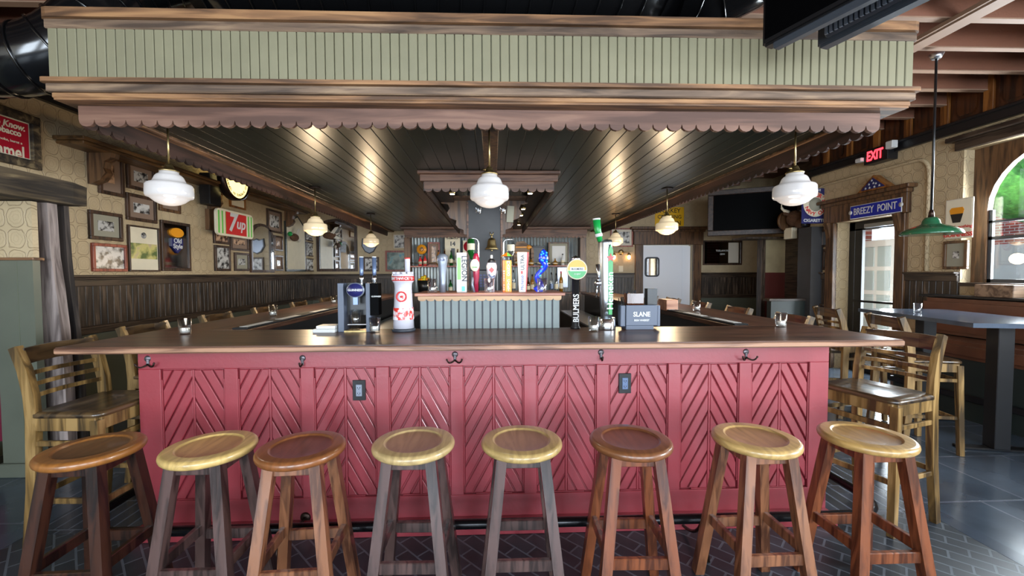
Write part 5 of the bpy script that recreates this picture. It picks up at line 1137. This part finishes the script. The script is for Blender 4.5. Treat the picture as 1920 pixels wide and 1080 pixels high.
wallpic('L', 188, 235, (235, 296), (235, 372), 'tall framed portrait photo beside the wooden shelf bracket', inner='sepia', mw=.09)
wallpic('L', 241, 293, (241, 301), (241, 353), 'framed group photo high up, left of the front pendant lamp', matb='matboard')
wallpic('L', 238, 294, (238, 361), (238, 412), 'framed house photo with brown mat above the landscape poster', inner='bw2')
wallpic('L', 167, 229, (167, 393), (167, 448), 'framed photo of riders with a wide grey mat above the red framed photos', inner='bw1', matb='matgrey')
wallpic('L', 170, 235, (170, 455), (170, 509), 'group of old harbour photos in a red frame above the wainscot', 'redframe', 'bw2', None, .03)
t, hw, h = wallpic('L', 239, 297, (239, 421), (239, 509), 'tall cream landscape poster with small portrait at the top', 'picframe', 'land', 'offwhite', .018, .04)
q_ = [c for c in t.children if c.name.startswith('print')][0]; bpy.data.objects.remove(q_)
bx('print', 'land', t, -hw+.03, hw-.03, -.015, -.011, h*.28, h*.62); mb = MB(); mb.lathe([(0, -.015), (.035, -.015), (.035, -.011)], (0, 0, h*.8), 18, 'y'); mb.build('portrait', 'bw1', t)
t, hw, h = wallpic('L', 301, 355, (301, 412), (301, 508), 'dark bar mirror in a brown frame with blue and white shield lettering', 'picframe', 'mirrordark', None, .035, name='bar_mirror', cat='mirror')
mb = MB(); mb.prism([(-.09, h*.66), (.09, h*.66), (.09, h*.5), (0, h*.36), (-.09, h*.5)], -.036, -.001); mb.build('shield', 'navy', t)
text('Old', .085, 'white', t, (0, -.038, h*.61), bold=.02); text('Style', .08, 'white', t, (0, -.038, h*.50), bold=.02); mb = MB(); mb.prism([(.11*math.cos(R(a_)), h*.78+.06*math.sin(R(a_))) for a_ in range(0, 360, 20)], -.036, -.001); mb.build('crest', 'gold', t)
wallpic('L', 300, 339, (300, 330), (300, 395), 'brown framed picture half hidden behind the front left pendant lamp', 'brownwood', 'sepia', 'matboard')
wallpic('L', 400, 429, (400, 430), (400, 456), 'small dark framed photo just under the striped soda sign', inner='sepia', matb=None)
wallpic('L', 431, 465, (431, 436), (431, 469), 'small brown framed colour picture under the right of the soda sign', inner='sepia')
wallpic('L', 401, 430, (401, 459), (401, 508), 'tall framed photo of a rider above the wainscot', inner='bw2', matb=None)
wallpic('L', 438, 465, (438, 473), (438, 508), 'small framed photo with dark mat left of the arched mirror', inner='bw1', matb='matgrey')
wallpic('L', 501, 528, (501, 391), (501, 434), 'framed photo above the arched mirror', inner='bw2')
wallpic('L', 513, 529, (513, 441), (513, 470), 'narrow framed photo between the arched mirror and duck panel', inner='sepia')
wallpic('L', 513, 529, (513, 478), (513, 508), 'narrow framed portrait low down beside the arched mirror', inner='bw1')
wallpic('L', 572, 587, (572, 432), (572, 451), 'tiny framed photo right of the duck panel, upper one', inner='bw1', matb=None, fw_=.025)
wallpic('L', 572, 587, (572, 453), (572, 480), 'tiny framed photo right of the duck panel, middle one', inner='bw1', matb=None, fw_=.025)
wallpic('L', 572, 587, (572, 484), (572, 509), 'tiny framed photo right of the duck panel, lowest one', inner='bw2', matb=None, fw_=.025)
# arched mirror
def shaped(pl, px0, px1, top, bot, label, name, cat, outline, fr, inner, inset=.045):
    c, hw, h = wallspot(pl, px0, px1, top, bot); t = thing(name, label, cat, c, RZ[pl])
    o1 = [(u*hw, v*h) for u, v in outline]; MB().prism(o1, -.03, 0).build('frame', fr, t)
    kx, kz = (hw-inset)/hw, (h-2*inset)/h; MB().prism([(u*hw*kx, inset+v*h*kz) for u, v in outline], -.036, -.029).build('mirror_glass' if 'mirror' in name else 'painted_panel', inner, t)
    return t, hw, h
archo = [(-1, 0), (1, 0), (1, .72)]+[(math.cos(R(a_)), .72+.28*math.sin(R(a_))) for a_ in range(20, 170, 20)]+[(-1, .72)]
shaped('L', 468, 512, (468, 415), (468, 511), 'arched mirror in a dark frame on the left wall', 'arched_mirror', 'mirror', archo, 'picframe', 'mirror')
t, hw, h = shaped('L', 534, 571, (534, 398), (534, 509), 'tall teal and cream painted panel with pointed top', 'painted_panel', 'panel', [(-1, 0), (1, 0), (1, .82), (.2, 1), (-1, .85)], 'darkgreen', 'offwhite')
def duck(loc, rz, label):
    t = thing('wall_duck', label, 'ornament', loc, rz); mb = MB(); mb.ball((0, 0, 0), .1, 14, (1.5, .6, .75)); mb.build('body', 'fur', t)
    mb = MB(); mb.ball((-.17, 0, .05), .045, 10); mb.prism([(-.2, .05), (-.27, .035), (-.2, .03)], -.015, .015); mb.build('head', 'green', t)
    mb = MB(); mb.prism([(-.02, 0), (.08, .0), (.20, .19), (.13, .18)], -.03, -.01); mb.prism([(.0, 0), (.1, -.03), (.2, .06), (.12, .05)], .01, .03); mb.prism([(.1, .02), (.24, -.05), (.18, -.08), (.08, -.05)], -.02, .02); mb.build('wings', 'matwhite', t)
    return t
q = P(552, 445, X=XL+.16); duck(q, R(90), 'flying duck ornament on the painted panel')
q = P(618, 442, Y=YB-.12); duck(q, 0, 'flying duck ornament before the large arched mirror')
shaped('B', 595, 671, (632, 410), (632, 509), 'large arched mirror in a dark frame at the left end of the back wall', 'arched_mirror', 'mirror', [(-1, 0), (1, 0), (1, .85), (.5, .96), (0, 1), (-.5, .97), (-1, .88)], 'picframe', 'mirror', .06)
t, hw, h = shaped('B', 679, 708, (694, 447), (694, 476), 'shield shaped etched mirror behind the small far left pendant', 'shield_mirror', 'mirror', [(-.55, .12), (0, 0), (.55, .12), (1, .5), (.9, 1), (.4, .9), (0, 1), (-.4, .9), (-.9, 1), (-1, .5)], 'darkgrey', 'lightgrey', .025)
wallpic('B', 682, 711, (690, 482), (690, 509), 'small dark framed picture under the shield mirror', inner='bw2', matb=None)
wallpic('B', 723, 764, (740, 470), (740, 509), 'framed seaside picture with palms on the back wall', 'redframe', 'beach', None, .04)
wallpic('B', 739, 762, (750, 440), (750, 466), 'curled paper notice pinned above the seaside picture', 'matwhite', 'bw2', None, .02, name='paper_notice', cat='notice')
wallpic('B', 1144, 1186, (1165, 428), (1165, 463), 'framed print behind the far right pendant lamp', 'redframe', 'bw2', 'matwhite', .03, .05)
t, hw, h = wallpic('B', 1317, 1390, (1340, 451), (1340, 497), 'long dark bar mirror with white lettering right of the white door', 'picframe', 'mirrordark', None, .035, name='bar_mirror', cat='mirror')
text('TULLAMORE', .055, 'white', t, (-.0, -.02, h*.58), bold=.01); text('DEW', .05, 'white', t, (0, -.02, h*.44), bold=.01); bx('etched_label', 'matwhite', t, hw*.3, hw*.82, -.02, -.015, .05, h-.05)
# yellow crossing sign
c, hw, h = wallspot('B', 1227, 1281, (1250, 390), (1250, 424)); t = thing('yellow_sign', 'yellow crossing sign with black letters above the white door', 'sign', c, 0)
bx('plate', 'yellow', t, -hw, hw, -.012, 0, 0, h+.02, bev=.003); text('TURKEY', .135, 'black', t, (0, -.013, h*.84), bold=.01, ext=.001); text('CROSSING', .115, 'black', t, (0, -.013, h*.5), bold=.01, ext=.001); text('IN', .13, 'black', t, (hw*.6, -.013, h*.16), bold=.01, ext=.001)
# sconce
q = P(1164, 473, Y=YB-.0); t = thing('wall_sconce', 'brass double wall sconce with two glowing bulbs', 'lamp', (q.x, YB, q.z))
MB().lathe([(.06, 0), (.06, -.02), (.03, -.03)], axis='y').build('back_plate', 'brass', t)
for s in (-1, 1):
    mb = MB(); mb.tube([(0, -.03, 0), (s*.1, -.05, 0), (s*.16, -.06, 0), (s*.17, -.06, -.03)], .008, 8); mb.lathe([(.03, -.03), (.04, -.07)], (s*.17, -.06, 0), 12); mb.build('arm', 'brass', t)
    mb = MB(); mb.ball((s*.17, -.06, -.115), .035, 12, (1, 1, 1.4)); mb.build('bulb', 'bulb', t)
q = P(1164, 504, Y=YB); o = MB().box(q.x-.05, q.x+.05, YB-.012, YB, q.z-.07, q.z+.07, .003).build('light_switch', 'offwhite'); tag(o, 'cream light switch plate below the brass sconce', 'switch')
# shelf along the left wall
t = thing('wall_shelf', 'long brown wooden shelf on corbels high on the left wall', 'shelf', (XL, 5.5, 2.36))
mb = MB(); mb.box(XL, XL+.28, 3.92, 8.6, 2.695, 2.73, .006); mb.box(XL, XL+.25, 3.95, 8.55, 2.665, 2.695, .006); mb.build('board', 'shelfwood', t, True)
for yy in (4.24, 5.95, 8.1):
    pr = [(0, 2.665), (.24, 2.665), (.23, 2.62), (.16, 2.58), (.15, 2.52), (.17, 2.47), (.12, 2.40), (.05, 2.37), (0, 2.36)]
    mb = MB(); mb.prism([(XL+u, v) for u, v in pr], yy, yy+.09); mb.build('corbel', 'brownwood', t, True)
# soda sign, round lit sign, speaker, box
c, hw, h = wallspot('L', 404, 473, (404, 389), (404, 440), .18); c.x = XL+.18
t = thing('soda_sign', 'green striped soda sign with red square and white lettering', 'sign', c, R(90), ry=R(0))
mb = MB(); mb.prism(rrect(-hw, hw, 0, h, .07), -.03, 0); mb.build('board', 'offwhite', t)
mb = MB()
for k in range(11): xx = -hw+.05+k*(2*hw-.1)/10; mb.box(xx-.015, xx+.015, -.033, -.03, .03, h-.03)
mb.build('green_stripes', 'lime', t)
o = MB().box(-hw*.55, hw*.55, -.04, -.033, .03, h-.03).build('red_square', 'redpaint', t)
text('7', .36, 'white', t, (-hw*.25, -.042, h*.52), bold=.03, shear=.2); text('up', .22, 'white', t, (hw*.22, -.042, h*.52), bold=.02, shear=.2); bx('bracket', 'black', t, -.03, .03, 0, .179, h*.4, h*.6)
q = P(440, 336, X=XL+.30); t = thing('round_lit_sign', 'round yellow lit brewery sign hung below the canopy edge', 'sign', (XL+.30, q.y, q.z-.28), R(90))
MB().lathe([(0, -.03), (.27, -.03), (.27, 0), (0, 0)], (0, 0, .28), 36, 'y').build('lit_face', 'lit', t); MB().lathe([(.27, -.045), (.30, -.045), (.30, .06), (.27, .06), (.27, -.045)], (0, 0, .28), 36, 'y', cap=False).build('rim', 'bronze', t)
arctext('BREWED IN DUNDALK,CO.', .225, .05, 'brownwood', t, 0, .28, -.032, 190, 350, top=False); bx('bracket', 'black', t, -.03, .03, .0, .299, .26, .3)
q = P(391, 385, X=XL+.1); t = thing('wall_speaker', 'black wall speaker beside the round lit sign', 'speaker', (XL, q.y, q.z), R(90)); bx('cabinet', 'black', t, -.12, .12, -.2, -.06, 0, .42, bev=.01); bx('mount', 'black', t, -.03, .03, -.06, 0, .15, .25)
q = P(394, 432, X=XL); o = MB().box(XL, XL+.06, q.y-.1, q.y+.13, q.z, q.z+.29, .004).build('electrical_box', 'brownwood'); tag(o, 'small dark brown box on the wall left of the soda sign', 'box')
wallpic('L', 432, 461, (432, 366), (432, 388), 'small gold framed picture between the round sign and soda sign', 'battenwood', 'offwhite', None, .03)
# tobacco sign at far left
c, hw, h = wallspot('L', -70, 80, (80, 226), (80, 322)); t = thing('tobacco_sign', 'red framed tobacco sign with pale lettering above the rough beam', 'sign', c, R(90))
mb = MB(); f_ = .07; mb.box(-hw, hw, -.04, 0, 0, f_, .006); mb.box(-hw, hw, -.04, 0, h-f_, h, .006); mb.box(-hw, -hw+f_, -.04, 0, f_, h-f_, .006); mb.box(hw-f_, hw, -.04, 0, f_, h-f_, .006); mb.build('frame', 'beam', t)
bx('border', 'offwhite', t, -hw+f_, hw-f_, -.012, 0, f_, h-f_); bx('red_panel', 'cola', t, -hw+f_+.012, hw-f_-.012, -.016, -.011, f_+.012, h-f_-.012)
g = hw-f_-.035; pt = h-f_
text('to Know.', .072, 'offwhite', t, (g-.12, -.018, pt-.06), bold=.03, shear=.2, sx=.85); text('tobacco', .07, 'offwhite', t, (g-.13, -.018, pt-.115), bold=.03, sx=.85); text('smoke, burnt a', .03, 'offwhite', t, (g-.12, -.018, pt-.19)); text('Camel', .16, 'offwhite', t, (g-.15, -.018, pt-.28), bold=.02, sx=.66)
# beam, pier, posts
t = thing('rough_beam', 'dark rough hewn timber beam along the left wall above the pier', 'beam', (-3.35, 2.2, 1.99))
mb = MB(); mb.sweep([(-3.45, 0.6, 2.085), (-3.45, 1.6, 2.083), (-3.45, 2.6, 2.088), (-3.45, 3.3, 2.085), (-3.45, 3.42, 2.08)], (1, 0, 0), [.5, .49, .5, .49, .46], [.18, .175, .18, .17, .15]); mb.build('timber', 'beam', t, True)
t = thing('wall_pier', 'square pier, grey green below and wallpapered above, under the beam', 'column', (-3.36, 3.1, 0))
xa, xb = -3.55, -3.285
zc_ = P(63, 488, Y=3.07).z
bx('green_base', 'greenwall', t, xa, xb, 3.07, 3.12, 0, zc_, world=True); bx('baseboard', 'greenwall', t, xa-.02, xb+.025, 3.045, 3.135, 0, .10, bev=.006, world=True); bx('cap', 'cornice', t, xa-.02, xb+.02, 3.055, 3.135, zc_, zc_+.02, bev=.004, world=True); bx('papered_shaft', 'paper', t, xa+.006, xb-.004, 3.08, 3.12, zc_+.02, 1.99, world=True)
mb = MB(); mb.box(xb-.11, xb-.106, 3.067, 3.07, .1, zc_-.01); mb.build('board_joint', 'sagegroove', t, True)
t = thing('rustic_post', 'pale weathered timber post behind the pier', 'post', (-3.32, 3.2, 0)); mb = MB()
def postpoly(yf, pxs, th, name, m, t):
    mb = MB(); rings = []
    for zz_, pl_, pr_ in pxs:
        l_, r_ = P(pl_, 540, Y=yf).x, P(pr_, 540, Y=yf).x; rings.append([mb.v(q) for q in ((l_, yf, zz_), (r_, yf, zz_), (r_-.01, yf+th, zz_), (l_-.01, yf+th, zz_))])
    for a_, b_ in zip(rings, rings[1:]):
        for k in range(4): mb.f([a_[k], a_[(k+1) % 4], b_[(k+1) % 4], b_[k]])
    mb.f(rings[0][::-1]); mb.f(rings[-1]); return mb.build(name, m, t, True)
postpoly(3.2, ((0, 66, 116), (.6, 66, 115), (1.05, 64, 111), (1.35, 62, 105), (1.6, 60, 98), (2.1, 58, 94)), .08, 'timber', 'rustic', t)
t = thing('rustic_post', 'dark rough timber post beside the pale weathered post', 'post', (-3.4, 3.36, 0)); postpoly(3.36, ((0, 90, 146), (.6, 90, 144), (1.05, 90, 139), (1.35, 90, 132), (1.6, 90, 128), (2.1, 88, 125)), .05, 'timber', 'rusticdark', t)
o = MB().box(XL+.0, -3.56, 3.10, 3.18, .25, 1.95).build('burgundy_door', 'burg'); tag(o, 'burgundy painted board at the far left edge behind the pier', 'door')
o = MB().box(XL, -3.58, 2.95, 3.08, .0, .2, .01).build('timber_sill', 'beam'); tag(o, 'rough timber sill at the far left edge', 'sill')
#@@SECTION rightside
# ---------------------------------------------------------------- right wall things
c, hw, h = wallspot('R', 1592, 1688, (1592, 388), (1592, 412), .07); c.x = XR-.066
t = thing('street_sign', 'blue street sign with white letters over the right door', 'sign', c, R(-90)); bx('plate', 'white', t, -hw, hw, -.01, 0, 0, h, bev=.002); bx('blue_face', 'bluesign', t, -hw+.008, hw-.008, -.012, -.009, .008, h-.008); text('BREEZY  POINT', h*.72, 'white', t, (0, -.013, h*.5), bold=.01, sx=(2*hw*.8)/(h*.72*6.6))
mb = MB()
for s in (-1, 1): mb.lathe([(0, -.014), (.03, -.014), (.03, -.011)], (s*(hw-.008), 0, h*.5), 12, 'y')
mb.build('end_notches', 'white', t)
q = P(1643, 361, X=XR-.07); zz = OZ+.352; t = thing('flag_case', 'triangular wooden case with a folded starry flag on the door head', 'flag case', (XR-.07, q.y, zz), R(-90))
tw, th_ = .235, .2
mb = MB(); mb.prism([(-tw, 0), (tw, 0), (tw-.05, .0), (0, th_-.035), (-tw+.05, 0)][:2]+[(0, th_)], -.05, .05); mb.build('case', 'battenwood', t); mb = MB(); mb.prism([(-tw+.06, .022), (tw-.06, .022), (0, th_-.035)], -.056, -.05); mb.build('flag', 'navy', t)
mb = MB()
for x_, z_ in ((-.1, .04), (-.04, .04), (.03, .04), (.1, .045), (-.05, .085), (.015, .09), (-.01, .13), (.05, .08)):
    pts = []
    for k in range(10): a_ = R(90+36*k); r_ = .017 if k % 2 == 0 else .007; pts.append((x_+r_*math.cos(a_), z_+r_*math.sin(a_)))
    mb.prism(pts, -.059, -.056)
mb.build('stars', 'white', t)
# exit sign
c, hw, h = wallspot('R', 1617, 1661, (1617, 286), (1617, 312), .12); t = thing('exit_sign', 'black exit sign with glowing red letters and two white emergency lights', 'sign', (XR-.09, c.y, c.z), R(-90))
bx('box', 'black', t, -hw, hw, -.05, .09, 0, h, bev=.004); text('EXIT', h*.92, 'exit', t, (-.01, -.053, h*.5), bold=.03, sx=(2*hw*.78)/(h*2.15))
for s in (-1, 1): mb = MB(); mb.box(s*(hw+.05)-.05, s*(hw+.05)+.05, -.09, -.01, h*.45+s*.03, h*.85+s*.05, .01); mb.build('emergency_light', 'white', t)
# cigarette sign
c, hw, h = wallspot('R', 1503, 1556, (1556, 353), (1556, 419), .3)
A_ = P(1503, 419, Y=6.35); B2 = P(1553, 419, Y=6.35); q1 = P(1553, 353, Y=6.35)
t = thing('cigarette_sign', 'navy cigarette sign with white ring and red lettering', 'sign', ((A_.x+B2.x)/2, 6.35, A_.z)); hw = (B2.x-A_.x)/2; h = q1.z-B2.z
bx('plate', 'navy', t, -hw, hw, 0, .015, 0, h, bev=.003); MB().lathe([(0, -.003), (hw*.9, -.003), (hw*.9, 0)], (0, 0, h*.54), 30, 'y').build('ring', 'offwhite', t); MB().lathe([(0, -.005), (hw*.5, -.005), (hw*.5, -.002)], (0, 0, h*.54), 24, 'y').build('centre', 'matgrey', t)
arctext("PLAYER'S", hw*.68, .085, 'redpaint', t, 0, h*.54, -.006, 155, 25, bold=.03); arctext('NAVY CUT', hw*.70, .08, 'redpaint', t, 0, h*.54, -.006, 205, 335, top=False, bold=.03); text('CIGARETTES', .066, 'white', t, (0, -.002, .045), bold=.03); text('SMOKE', .05, 'white', t, (0, -.002, h-.03), bold=.02)
o = MB().box(B2.x-.0+.012, B2.x+.20, 6.33, 6.46, A_.z-.04, q1.z+.03, .005).build('sign_mount', 'brownwood'); tag(o, 'dark brown wooden box column beside the cigarette sign', 'column')
bx_ = MB().box(5.0, 5.195, 6.34, 6.62, 0, A_.z-.05).build('corner_post', 'concrete'); tag(bx_, 'dark grey corner post below the cigarette sign', 'post')
wallpic('R', 1540, 1562, (1540, 431), (1540, 464), 'upper small dark framed picture beside the right door', inner='mirrordark', matb=None)
wallpic('R', 1545, 1562, (1545, 467), (1545, 506), 'lower dark framed bottle picture beside the right door', inner='bw1', matb='matboard')
# big framed tv
t = thing('framed_television', 'large black television in a dark wooden frame across the far right corner', 'television', (4.75, 7.5, 2.15))
pL, pR = Vector((P(1327, 400, Y=7.9).x, 7.9, 0)), Vector((P(1507, 400, Y=7.24).x, 7.24, 0)); d_ = (pR-pL); Lw = d_.length; ang = math.atan2(d_.y, d_.x)
z0_, z1_ = P(1327, 443, Y=7.9).z, P(1327, 358, Y=7.9).z
t.location = ((pL.x+pR.x)/2, (pL.y+pR.y)/2, z0_); t.rotation_euler = (0, 0, ang); hw = Lw/2; h = z1_-z0_; f_ = .1
mb = MB(); mb.box(-hw, hw, -.02, .06, 0, f_, .01); mb.box(-hw, hw, -.02, .06, h-f_, h, .01); mb.box(-hw, -hw+f_, -.02, .06, f_, h-f_, .01); mb.box(hw-f_, hw, -.02, .06, f_, h-f_, .01); mb.build('frame', 'darkstain', t); bx('screen', 'screen', t, -hw+f_, hw-f_, .0, .05, f_, h-f_)
# mounted animal head
q = P(1489, 412, Y=6.9); t = thing('mounted_animal_head', 'brown furry mounted animal head before the framed television', 'ornament', (q.x, 6.9, q.z-.2))
mb = MB(); mb.ball((0, -.02, .22), .15, 16, (.85, .9, .9)); mb.ball((-.01, -.16, .12), .09, 14, (.8, 1.2, .9)); mb.ball((-.12, .0, .3), .05, 8, (1.6, .5, .7)); mb.ball((.12, .0, .3), .05, 8, (1.6, .5, .7)); mb.build('head', 'fur', t)
mb = MB(); mb.ball((-.01, -.25, .09), .055, 10); mb.build('muzzle', 'black', t); mb = MB(); mb.tube(bez((-.1, 0, .33), (-.25, 0, .36), (-.22, 0, .46)), [.03]*3+[.02]*3+[.01]*3, 8); mb.tube(bez((.1, 0, .33), (.25, 0, .36), (.22, 0, .46)), [.03]*3+[.02]*3+[.01]*3, 8); mb.build('horns', 'offwhite', t)
mb = MB(); mb.lathe([(.16, .14), (.18, .17), (.0, .17)], (0, 0, .2), 20, 'y'); mb.build('plaque', 'brownwood', t); bx('mount', 'offwhite', t, -.05, .05, -.02, .18, -.12, .07, bev=.01)
# stout poster and photo
t, hw, h = wallpic('R', 1771, 1823, (1771, 377), (1771, 449), 'cream stout poster with a full pint glass and red lettering', 'matwhite', 'offwhite', None, .012, name='stout_poster', cat='poster', th=.012)
mb = MB(); mb.prism([(-.055, h*.40), (.02, h*.40), (.045, h*.62), (-.08, h*.62)], -.018, -.013); mb.build('pint_body', 'black', t); mb = MB(); mb.prism([(-.08, h*.62), (.045, h*.62), (.055, h*.72), (.04, h*.78), (-.07, h*.78), (-.09, h*.72)], -.018, -.013); mb.build('pint_head', 'gold', t)
text("there's nothing", .045, 'redpaint', t, (0, -.018, h*.29), bold=.01, shear=.2); text('like a', .04, 'redpaint', t, (0, -.018, h*.2), bold=.01); text('GUINNESS', .062, 'redpaint', t, (0, -.018, h*.09), bold=.03)
wallpic('R', 1771, 1817, (1771, 453), (1771, 505), 'framed dark photo of people with a pale mat below the stout poster', 'brownwood', 'bw1', 'matgrey', .03, .09)
# green pendant
q = P(1745, 440, Y=3.44); t = thing('green_pendant_lamp', 'green enamel pendant lamp on a black rod over the tall table', 'lamp', (q.x, 3.44, q.z))
MB().lathe([(.197, 0), (.200, .006), (.19, .03), (.15, .055), (.10, .075), (.062, .09), (.055, .12), (.04, .145), (.02, .15)], seg=36).build('lamp_shade', 'enamelgreen', t)
MB().lathe([(.19, .002), (.0, .003)], seg=36, cap=False).build('inner_reflector', 'offwhite', t); MB().lathe([(.022, .15), (.018, .19), (.012, .21)], seg=12).build('socket', 'bronze', t)
MB().tube([(0, 0, .2), (0, 0, 3.29-q.z)], .009, 8).build('rod', 'black', t); MB().lathe([(.03, 3.26-q.z), (.05, 3.30-q.z)], seg=14).build('ceiling_mount', 'brushed', t)
# tall table
t = thing('tall_table', 'tall dark table with a glossy blue grey top and square post', 'table', (4.2, 3.9, 0))
tz = 1.07; c1 = P(1825, 606, Z=tz); c2 = P(1609, 578, Z=tz)
e_ = (c2-c1).normalized(); n_ = Vector((e_.y, -e_.x, 0)); c3 = c1+n_*.78; c4 = c2+n_*.78
mb = MB(); mb.prism([(c1.x, c1.y), (c3.x, c3.y), (c4.x, c4.y), (c2.x, c2.y)], tz-.035, tz, 'z'); mb.build('table_top', 'tabletop', t, True)
for k, f_ in enumerate((.30, 1.05)):
    pc = c1+n_*.42+e_*f_; mb = MB(); mb.T = Matrix.Translation((pc.x, pc.y, 0)) @ Matrix.Rotation(math.atan2(n_.y, n_.x), 4, 'Z')
    mb.box(-.055, .055, -.055, .055, .02, tz-.035, .004); mb.build('post', 'black', t, True)
    mb = MB(); mb.T = Matrix.Translation((pc.x, pc.y, 0)) @ Matrix.Rotation(math.atan2(n_.y, n_.x), 4, 'Z'); mb.box(-.28, .28, -.04, .04, 0, .02, .006); mb.build('foot', 'black', t, True)
q = P(1720, 586, Z=tz); tumbler((q.x, q.y, tz), 'empty clear glass on the tall dark table', .034, .09, False)
# booth
t = thing('booth_bench', 'brown leather booth bench with dark green base along the right wall', 'bench', (4.75, 3.0, 0))
bx('base', 'darkgreen', t, 4.66, 5.12, 1.2, 4.62, .0, .60, world=True); bx('seat_cushion', 'leather', t, 4.60, 5.02, 1.2, 4.62, .60, .77, bev=.04, seg=4, world=True); bx('back_cushion', 'leather', t, 4.93, 5.09, 1.2, 4.60, .78, 1.17, bev=.04, seg=4, world=True); bx('back_panel', 'darkgreen', t, 5.09, 5.14, 1.2, 4.63, .58, 1.18, world=True)
bx('top_rail', 'black', t, 4.95, 5.16, 1.2, 4.64, 1.18, 1.205, bev=.005, world=True); bx('foot_bar', 'black', t, 4.61, 4.66, 1.2, 4.62, .2, .26, bev=.006, world=True)
a, b = P(1838, 556, X=5.05), P(1913, 556, X=5.05); o = MB().box(4.98, 5.14, b.y, a.y, 1.205, 1.33, .005).build('wooden_crate', 'crate'); tag(o, 'weathered wooden box on the booth rail below the arched window', 'box')
t = thing('half_wall', 'dark green boarded half wall behind the tall table', 'wall', (4.9, 6.6, 0)); bx('boards', 'darkgreen', t, 4.45, 5.01, 6.45, 6.55, 0, 1.0, world=True); bx('cap', 'darkwoodx', t, 4.40, 5.01, 6.42, 6.58, 1.0, 1.04, bev=.004, world=True)

# ---------------------------------------------------------------- lettering hangs on the part it is written on
HOSTS = ('blue_face', 'red_square', 'red_panel', 'name_bar', 'front_panel', 'shield', 'red_disc', 'plate', 'board', 'lit_face', 'oval_badge', 'band', 'handle', 'column', 'box', 'frame')
for o in list(bpy.data.objects):
    if o.name.split('.')[0] in ('lettering', 'stars', 'red_diamond', 'green_stripe', 'spots', 'keys', 'slots', 'red_ribbon', 'paper_label', 'handle_cap', 'white_band') and o.parent and o.parent.type == 'EMPTY':
        sib = {c.name.split('.')[0]: c for c in o.parent.children if c is not o}
        for h_ in HOSTS + ('flag', 'body', 'cover_plate', 'glass_body', 'tap_handle', 'upturned_bottle'):
            if h_ in sib: o.parent = sib[h_]; break
